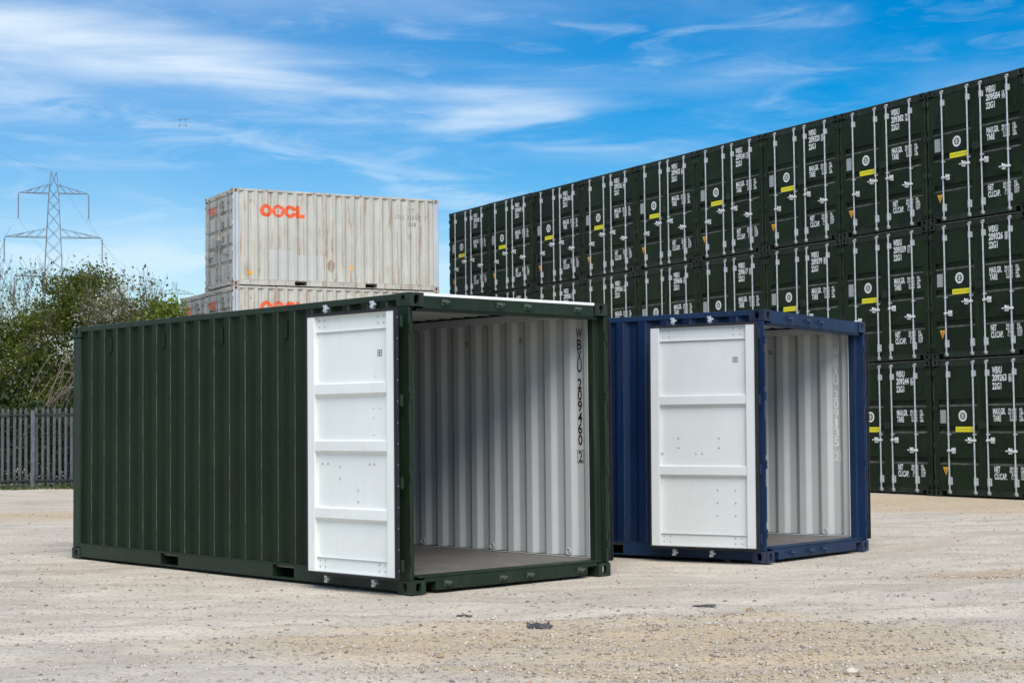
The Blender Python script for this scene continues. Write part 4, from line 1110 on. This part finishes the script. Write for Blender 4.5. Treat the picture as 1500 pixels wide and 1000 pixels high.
def tree(name, label, cat, base, trunk_h, lobes, nleaf, leaf, size, seed, blossom=0, r=.10, lvl=3, bl_lobes=None, group=None, bark='bark', z_min=.15):
    t_ = thing(name, label, cat, (*base, 0), group=group); rnd = random.Random(seed); rs = np.random.RandomState(seed)
    mb = MB(); tips = []
    for k in range(3):
        d = Vector((rnd.gauss(0, .25), rnd.gauss(0, .2), 1)).normalized()
        branches(mb, Vector((rnd.gauss(0, .12), rnd.gauss(0, .12), -.05)), d, trunk_h, r * rnd.uniform(.6, 1), lvl, rnd, tips)
    obj('trunk', mb.mesh('trunk', True), M[bark], t_)
    P = clumps(rs, lobes, nleaf); P = P[P[:, 2] > z_min]
    V_, F_ = leaf_quads(P, size, rs); obj('crown', np_mesh('crown', V_, F_), M[leaf], t_)
    if blossom:
        Pb = clumps(rs, bl_lobes or lobes, blossom * 3); Pb = Pb[Pb[:, 2] > 1.6]
        # blossom sits on the outside of the crown
        keep = np.zeros(len(Pb), bool)
        for c_, r_, w in (bl_lobes or lobes):
            q = (Pb - np.array(c_)) / np.array(r_); keep |= (np.linalg.norm(q, axis=1) > .75) & (q[:, 2] > -.35)
        Pb = Pb[keep][:blossom]
        V_, F_ = leaf_quads(Pb, size * .62, rs, .95); obj('blossom', np_mesh('blossom', V_, F_), M['blossom'], t_)
    return t_
D1 = 46.0
# large flowering hawthorn in the middle of the clump
bx_ = px(125, D1)
def lob(u, v, d, rx_, ry_, rz_, w, bx0): return ((px(u, d) - bx0, d - D1, pz(v, d)), (rx_, ry_, rz_), w)
lobes = [lob(130, 450, D1, .95, 1.0, .80, 1.0, bx_), lob(165, 465, D1, .9, 1.0, .65, .9, bx_), lob(90, 470, D1, .8, 1.0, .75, .8, bx_), lob(205, 478, D1, .75, .9, .48, .7, bx_),
         lob(125, 408, D1, .42, .4, .36, .2, bx_), lob(110, 425, D1, .6, .6, .5, .35, bx_), lob(60, 480, D1, .7, .8, .7, .5, bx_), lob(80, 420, D1, .35, .4, .28, .15, bx_), lob(150, 415, D1, .35, .4, .30, .18, bx_), lob(100, 540, D1, 1.3, 1.1, 1.1, 1.2, bx_), lob(175, 545, D1, 1.2, 1.1, 1.0, .8, bx_), lob(60, 560, D1, .8, 1., 1.0, .6, bx_)]
blob = [lob(165, 455, D1 - .4, .95, .8, .66, 1.0, bx_), lob(208, 470, D1 - .3, .80, .8, .50, .8, bx_), lob(125, 450, D1 - .3, .9, .8, .8, .6, bx_), lob(75, 500, D1 - .3, 1.0, .8, 1.0, .4, bx_)]
tree('hawthorn_tree', 'tall hawthorn with white blossom over its upper right, behind the palisade fence', 'tree', (bx_, D1), 1.9, lobes, 30000, 'leaf', .085, 11, 2600, .11, 3, blob)
# darker hawthorn to its left
bx2 = px(10, D1 - 1.5)
def lob2(u, v, rx_, ry_, rz_, w): return ((px(u, D1 - 1.5) - bx2, 0, pz(v, D1 - 1.5)), (rx_, ry_, rz_), w)
lobes = [lob2(-10, 490, .9, .9, .5, .5), lob2(40, 480, .6, .8, .5, .4), lob2(5, 530, 1.0, 1., .9, 1), lob2(45, 520, .75, 1, .8, .8), lob2(-50, 540, 1.1, 1, .9, 1), lob2(-110, 560, 1.2, 1, 1., 1), lob2(20, 590, 1.3, 1, .9, 1), lob2(80, 590, .7, .9, .7, .5)]
blob = [lob2(30, 575, .9, .8, .5, 1), lob2(60, 500, .5, .6, .4, .5), lob2(-60, 540, 1, .8, .7, .6)]
tree('hawthorn_tree', 'dark leafy hawthorn with few flowers at the left edge behind the fence', 'tree', (bx2, D1 - 1.5), 1.5, lobes, 20000, 'leaf', .085, 12, 420, .10, 3, blob)
# yellow-green shrub beside the stacked grey containers
D3 = 44.3; bx3 = px(240, D3)
lobes = [((px(u, D3) - bx3, 0, pz(v, D3)), (rx_, .8, rz_), 1) for u, v, rx_, rz_ in ((240, 470, .45, .45), (228, 485, .6, .5), (252, 480, .35, .55), (246, 456, .22, .25))]
tree('yellow_green_shrub', 'bright yellow-green shrub beside the weathered grey containers', 'shrub', (bx3, D3), 1.6, lobes, 4200, 'leaf_bright', .10, 13, 0, .07, 2)
# two thin trees with open crowns just coming into leaf
def thin_tree(name, label, u, top, d, seed, n_stems, lean, budn, width):
    t_ = thing(name, label, 'tree', (px(u, d), d, 0)); rnd = random.Random(seed); rs = np.random.RandomState(seed); mb = MB(); tips = []
    h = pz(top, d)
    for k in range(n_stems):
        dd = Vector((lean + rnd.gauss(0, width), rnd.gauss(0, .15), 1)).normalized()
        branches(mb, Vector((rnd.gauss(0, .1), rnd.gauss(0, .1), -.05)), dd, h * .66, .04, 3, rnd, tips, .45, .22, 5, (2, 3), .10, 5)
    zt = max(v[2] for v in mb.v); sc_ = h / zt
    mb.v = [(x * .6, y * .6, z * sc_) for x, y, z in mb.v]
    obj('trunk', mb.mesh('trunk', True), M['bark'], t_)
    T = np.array([(p.x * .6, p.y * .6, p.z * sc_) for p in tips]); T = T[T[:, 2] > h * .35]
    P = T[rs.randint(0, len(T), budn)] + rs.randn(budn, 3) * .06
    V_, F_ = leaf_quads(P, .085, rs); obj('crown', np_mesh('crown', V_, F_), M['leaf_bud'], t_)
thin_tree('sparse_tree', 'thin tree with bare branches and few leaves at the left edge', 20, 334, 44.4, 37, 3, -.01, 1300, .10)
thin_tree('sparse_tree', 'slender budding tree rising above the hawthorn, left of the grey containers', 178, 374, 44.6, 32, 4, -.02, 2000, .035)
# pale dead stems arching over the fence
t_ = thing('dead_stems', 'tangle of pale leafless stems arching down behind the fence', 'branches', (px(100, 42.5), 42.5, 0)); rnd = random.Random(8); mb = MB()
for k in range(34):
    x0 = rnd.uniform(-.25, .9); z0 = rnd.uniform(2.2, 3.5); ex = x0 + rnd.uniform(-1.4, .3); ez = rnd.uniform(.2, 1.9); y0 = rnd.uniform(-.3, .5); pts = []
    for j in range(7):
        q = j / 6; pts.append((x0 + (ex - x0) * q + rnd.gauss(0, .02), y0 + rnd.gauss(0, .03), z0 + .35 * math.sin(q * 2.2) - (z0 - ez) * q ** 1.6))
    mb.tube(pts, [.016 - .0015 * j for j in range(7)], 4, cap=False)
for k in range(3): mb.tube([(.3 + k * .12, .25, 0), (.34 + k * .1, .25, 1.5), (.3 + k * .15, .2, 3.4)], [.035, .03, .016], 5, cap=False)
obj('stems', mb.mesh('stems'), M['twig'], t_)
# ivy and bramble growing up behind the pales
t_ = thing('ivy_hedge', 'dark ivy and bramble hedge right behind the palisade fence', 'hedge', (px(50, 41), 41.0, 0)); rs = np.random.RandomState(41); n = 26000
P = np.stack([rs.uniform(-4.2, 4.4, n), rs.normal(0, .22, n), rs.rand(n) ** .8 * 1.0], -1)
topz = 1.75 + 1.0 * vnoise(P[:, 0] + 50, P[:, 0] * 0, 44, .9) + .35 * vnoise(P[:, 0] + 50, P[:, 0] * 0, 45, 3.1)
P[:, 2] *= topz; dens = vnoise(P[:, 0] + 30, P[:, 2] + 9, 46, 2.3) + .5; P = P[rs.rand(n) < .3 + dens]
V_, F_ = leaf_quads(P, .085, rs, .9); obj('foliage', np_mesh('foliage', V_, F_), M['leaf_dark'], t_)
mb = MB(); rnd = random.Random(5)
for k in range(40):
    x = rnd.uniform(-4, 4.2); z = rnd.uniform(.8, 1.8); mb.tube([(x, .1, 0), (x + rnd.gauss(0, .15), .12, z * .5), (x + rnd.gauss(0, .3), .05, z)], [.018, .013, .006], 4, cap=False)
obj('stems', mb.mesh('stems'), M['bark'], t_)
# dense shade-giving scrub filling the depth behind the hedge
t_ = thing('scrub_bush', 'deep shaded scrub filling the gap between fence and trees', 'shrub', (px(40, 44.2), 44.2, 0)); rs = np.random.RandomState(43)
lobes = [((x, rs.uniform(-.5, .9), rs.uniform(.9, 2.2)), (1.0, .8, 1.0), 1) for x in np.arange(-3.6, 4.2, .6)]
P = clumps(rs, lobes, 26000); P = P[P[:, 2] > .05]; V_, F_ = leaf_quads(P, .13, rs, .8); obj('foliage', np_mesh('foliage', V_, F_), M['leaf_dark'], t_)
mb = MB(); 
for k in range(14): x = rnd.uniform(-3.6, 3.8); mb.tube([(x, .2, 0), (x + rnd.gauss(0, .2), .2, 1.1), (x + rnd.gauss(0, .4), .3, 2.4)], [.04, .03, .01], 5, cap=False)
obj('stems', mb.mesh('stems'), M['bark'], t_)
# grass along the foot of the fence
rs = np.random.RandomState(47); n = 2800; P = np.stack([rs.uniform(-16, -7.6, n), FD - .12 + rs.normal(0, .16, n) - np.clip((-11.7 - 0) - 0, 0, 0), np.zeros(n)], -1)
P[:, 1] += np.where(P[:, 0] < -11.72, (P[:, 0] + 11.72) * .23, 0)
P = P[rs.rand(n) < np.clip(vnoise(P[:, 0] + 40, P[:, 1] * 0, 48, 1.3) + .55, 0.05, 1)]; n = len(P); hgt = .05 + .17 * rs.rand(n)
ang = rs.rand(n) * 6.28; dx = np.stack([np.cos(ang), np.sin(ang), np.zeros(n)], -1) * .012; ln = rs.randn(n, 3) * .05; ln[:, 2] = hgt
V_ = np.stack([P - dx, P + dx, P + ln], 1).reshape(-1, 3); V_[:, 2] -= .02
g_ = obj('grass', np_mesh('grass', V_, np.arange(3 * n).reshape(-1, 3)), M['grass'], kind='stuff'); g_['label'] = 'thin green grass along the foot of the palisade fence'; g_['category'] = 'grass'

# ================================================================== pylons and cables
def pylon(label, u, d, vtop):
    """lattice tower with three pairs of cross-arms and hanging insulator strings"""
    hz = pz(vtop, d, u); t_ = thing('electricity_pylon', label, 'pylon', (px(u, d), d, 0), (0, 0, R(14)), 'lattice pylons on the skyline')
    k = hz / 46.0; bars_ = MB()
    def hw(z): return (3.9 - 3.05 * (z / 34.0) if z < 34 else .85 + (46 - z) / 12 * .25 - .1) * k if z < 46 else .5 * k
    def wid(z): z = z / k; return k * (np.interp(z, (0, 12, 29, 42, 46), (3.6, 2.5, 1.45, .85, .48)))
    zs = [0, 6, 11, 15, 18.5, 21.5, 24, 26.5, 29, 31.5, 34, 36.5, 39, 41, 43, 46]; zs = [z * k for z in zs]
    R1 = .065; R2 = .034
    for sx in (-1, 1):
        for sy in (-1, 1): bars_.tube([(sx * wid(z), sy * wid(z), z) for z in zs], R1, 4)
    lat = MB()
    for z0, z1 in zip(zs, zs[1:]):
        a, b_ = wid(z0), wid(z1)
        for f_ in (-1, 1):
            lat.tube([(-a, f_ * a, z0), (b_, f_ * b_, z1)], R2, 3); lat.tube([(a, f_ * a, z0), (-b_, f_ * b_, z1)], R2, 3)
            lat.tube([(f_ * a, -a, z0), (f_ * b_, b_, z1)], R2, 3); lat.tube([(f_ * a, a, z0), (f_ * b_, -b_, z1)], R2, 3)
    obj('tower_legs', bars_.mesh('tower_legs'), M['pylon'], t_); obj('lattice', lat.mesh('lattice'), M['pylon'], t_)
    tips = []
    for za, ln in ((42.3, 5.9), (34.6, 8.2), (27.8, 6.5)):
        za *= k; ln *= k; a = wid(za); top = za + 1.5 * k; at_ = wid(top)
        for s_ in (-1, 1):
            mb = MB(); tip = (s_ * ln, 0, za)
            for f_ in (-1, 1):
                mb.tube([(s_ * a, f_ * a, za), tip], .075, 4); mb.tube([(s_ * at_, f_ * at_, top), tip], .045, 4)
                for q in (.25, .5, .75):
                    lo = Vector((s_ * a, f_ * a, za)).lerp(Vector(tip), q); hi = Vector((s_ * at_, f_ * at_, top)).lerp(Vector(tip), max(0, q - .2)); mb.tube([lo, hi], .035, 3)
            mb.tube([(s_ * a, -a, za), (s_ * a, a, za)], .06, 3)
            obj('cross_arm', mb.mesh('cross_arm'), M['pylon'], t_)
            mb = MB(); L_ = 4.1 * k; zz = [za - .2 - L_ * j / 16 for j in range(17)]
            mb.tube([(tip[0], 0, z) for z in zz], [.13 if j % 2 else .09 for j in range(17)], 6); mb.tube([(tip[0] - .3, 0, zz[-1] - .2), (tip[0], 0, zz[-1] + .1), (tip[0] + .3, 0, zz[-1] - .2)], .06, 4)
            obj('insulator_string', mb.mesh('insulator_string'), M['insulator'], t_); tips.append(Vector((tip[0], 0, zz[-1] - .2)))
    mw = Matrix.Translation(t_.location) @ Matrix.Rotation(R(14), 4, 'Z')
    return [mw @ p for p in tips] + [mw @ Vector((0, 0, hz))]
A = pylon('tall grey lattice pylon rising above the hawthorns on the left', 77, 285, 250)
B_ = pylon('small distant lattice pylon left of the stacked grey containers', 255, 497, 412)
sides = ('upper left', 'upper right', 'middle left', 'middle right', 'lower left', 'lower right', 'topmost')
def cable(p0, p1, sag, r, label, n=20):
    mb = MB(); p0, p1 = Vector(p0), Vector(p1)
    mb.tube([p0.lerp(p1, k / n) - Vector((0, 0, sag * 4 * (k / n) * (1 - k / n))) for k in range(n + 1)], r, 4)
    return tag(obj('power_cable', mb.mesh('power_cable'), M['cable']), label, 'cable', 'overhead power cables')
dirn = (A[6] - B_[6]); dirn.z = 0
for k, s_ in enumerate(sides):
    cable(A[k], B_[k], 7, .022, 'thin power cable from the %s arm of the tall pylon to the distant pylon' % s_ if k < 6 else 'thin earth wire between the tops of the two pylons')
    if k in (0, 2, 6): cable(A[k], A[k] + dirn.normalized() * 240 + Vector((0, 0, 4)), 8, .022, 'thin power cable leaving the %s arm of the tall pylon towards the left edge' % s_ if k < 6 else 'thin earth wire from the tall pylon top towards the left edge')
# four-cable bundle crossing high over the yard, held apart by a spacer
SPD = 95.0; sp_c = Vector((px(267, SPD), SPD, pz(176, SPD, 267))); e1 = Vector((px(-60, 150), 150, pz(205, 150, 0))); e2 = Vector((px(1150, 62), 62, pz(-40, 62, 1150)))
t_ = thing('cable_bundle', 'bundle of four faint overhead cables with a square spacer high in the sky', 'cables', tuple(sp_c)); ax = (e2 - e1).normalized()
u_ = Vector((0, 0, 1)).cross(ax).normalized(); v_ = ax.cross(u_)
if u_.x < 0: u_ = -u_
sqm = MB(); arm = MB()
for i in (-1, 1):
    for j in (-1, 1):
        of = Vector((i * .17, 0, j * .17)); mb = MB(); mb.tube([e1 - sp_c + of, of, e2 - sp_c + of], .0022, 4); obj('cable', mb.mesh('cable'), M['cable'], t_)
        a2 = Vector((i * .25, 0, j * .25)); arm.tube([of * .8, of, a2], [.026, .04, .022], 6)
cs = [Vector((a * .16, 0, b_ * .16)) for a, b_ in ((-1, -1), (1, -1), (1, 1), (-1, 1))]
for a, b_ in zip(cs, cs[1:] + cs[:1]): sqm.tube([a, b_], .012, 5)
sp_ = obj('spacer', sqm.mesh('spacer'), M['insulator'], t_); obj('clamps', arm.mesh('clamps'), M['insulator'], sp_)

# ================================================================== litter on the ground
def scrap(label, x, y, sx, sy, sz, seed, mat, cat, name):
    rs = np.random.RandomState(seed); bm = bmesh.new(); bmesh.ops.create_grid(bm, x_segments=9, y_segments=6, size=.5)
    for v in bm.verts:
        n_ = mnoise.noise_vector(Vector((v.co.x * 3 + seed, v.co.y * 3, seed * 1.7))); e_ = 1 - .35 * abs(n_.x)
        v.co = Vector((v.co.x * sx * e_ + n_.x * sx * .15, v.co.y * sy * e_ + n_.y * sy * .25, max(.004, sz * (.35 + .9 * n_.z))))
    r_ = bmesh.ops.extrude_face_region(bm, geom=bm.faces[:]); 
    for v in [g_ for g_ in r_['geom'] if isinstance(g_, bmesh.types.BMVert)]: v.co.z -= .008
    bmesh.ops.recalc_face_normals(bm, faces=bm.faces)
    me = bpy.data.meshes.new(name); bm.to_mesh(me); bm.free()
    o = obj(name, me, mat, None, (x, y, float(ground_z(x, y)) + .004), (0, 0, rs.uniform(-.3, .3))); return tag(o, label, cat)
def gpt(u, v):      # photograph pixel on the ground -> world
    hzn = 620 + .0105 * (750 - u); d = CAM_H * 2397 / (v - hzn); return px(u, d), d
x, y = gpt(786, 908); scrap('crumpled black scrap lying on the sandy ground in front of the green container', x, y, .19, .20, .045, 3, M['scrap'], 'scrap', 'black_scrap')
x, y = gpt(1026, 884); scrap('flat dark scrap lying on the ground in front of the blue container', x, y, .20, .12, .016, 6, M['scrap'], 'scrap', 'black_scrap')
x, y = gpt(676, 893); scrap('small thin dark scrap left of the crumpled black one', x, y, .12, .06, .012, 9, M['scrap'], 'scrap', 'black_scrap')
M['tan'] = plain('tan_stone', (.33, .24, .15), .9, 0, .2, .3, 3); M['pale_stone'] = plain('pale_stone', (.50, .45, .38), .9, 0, .2, .25, 3)
def rock(label, u, v, s_, seed, mat):
    x, y = gpt(u, v); bm = bmesh.new(); bmesh.ops.create_icosphere(bm, subdivisions=2, radius=.5)
    for q in bm.verts:
        n_ = mnoise.noise(q.co * 2.2 + Vector((seed, 0, 0))); q.co = q.co * (1 + .5 * n_); q.co.z *= .6
    me = bpy.data.meshes.new('stone'); bm.to_mesh(me); bm.free()
    o = obj('stone', me, mat, None, (x, y, float(ground_z(x, y)) + s_ * .14), (0, 0, seed)); o.scale = (s_, s_ * .8, s_); return tag(o, label, 'stone', 'larger stones lying on the yard')
rock('tan stone lying in the foreground below the blue container', 1093, 891, .075, 1, M['tan'])
rock('brown stone against the base of the blue container under its open door', 1061, 819, .075, 2, M['tan'])
rock('pale flat stone at the lower right of the sandy patch', 1238, 983, .09, 3, M['pale_stone'])
rock('small tan stone on the gravel at the bottom middle of the yard', 641, 951, .06, 4, M['tan'])
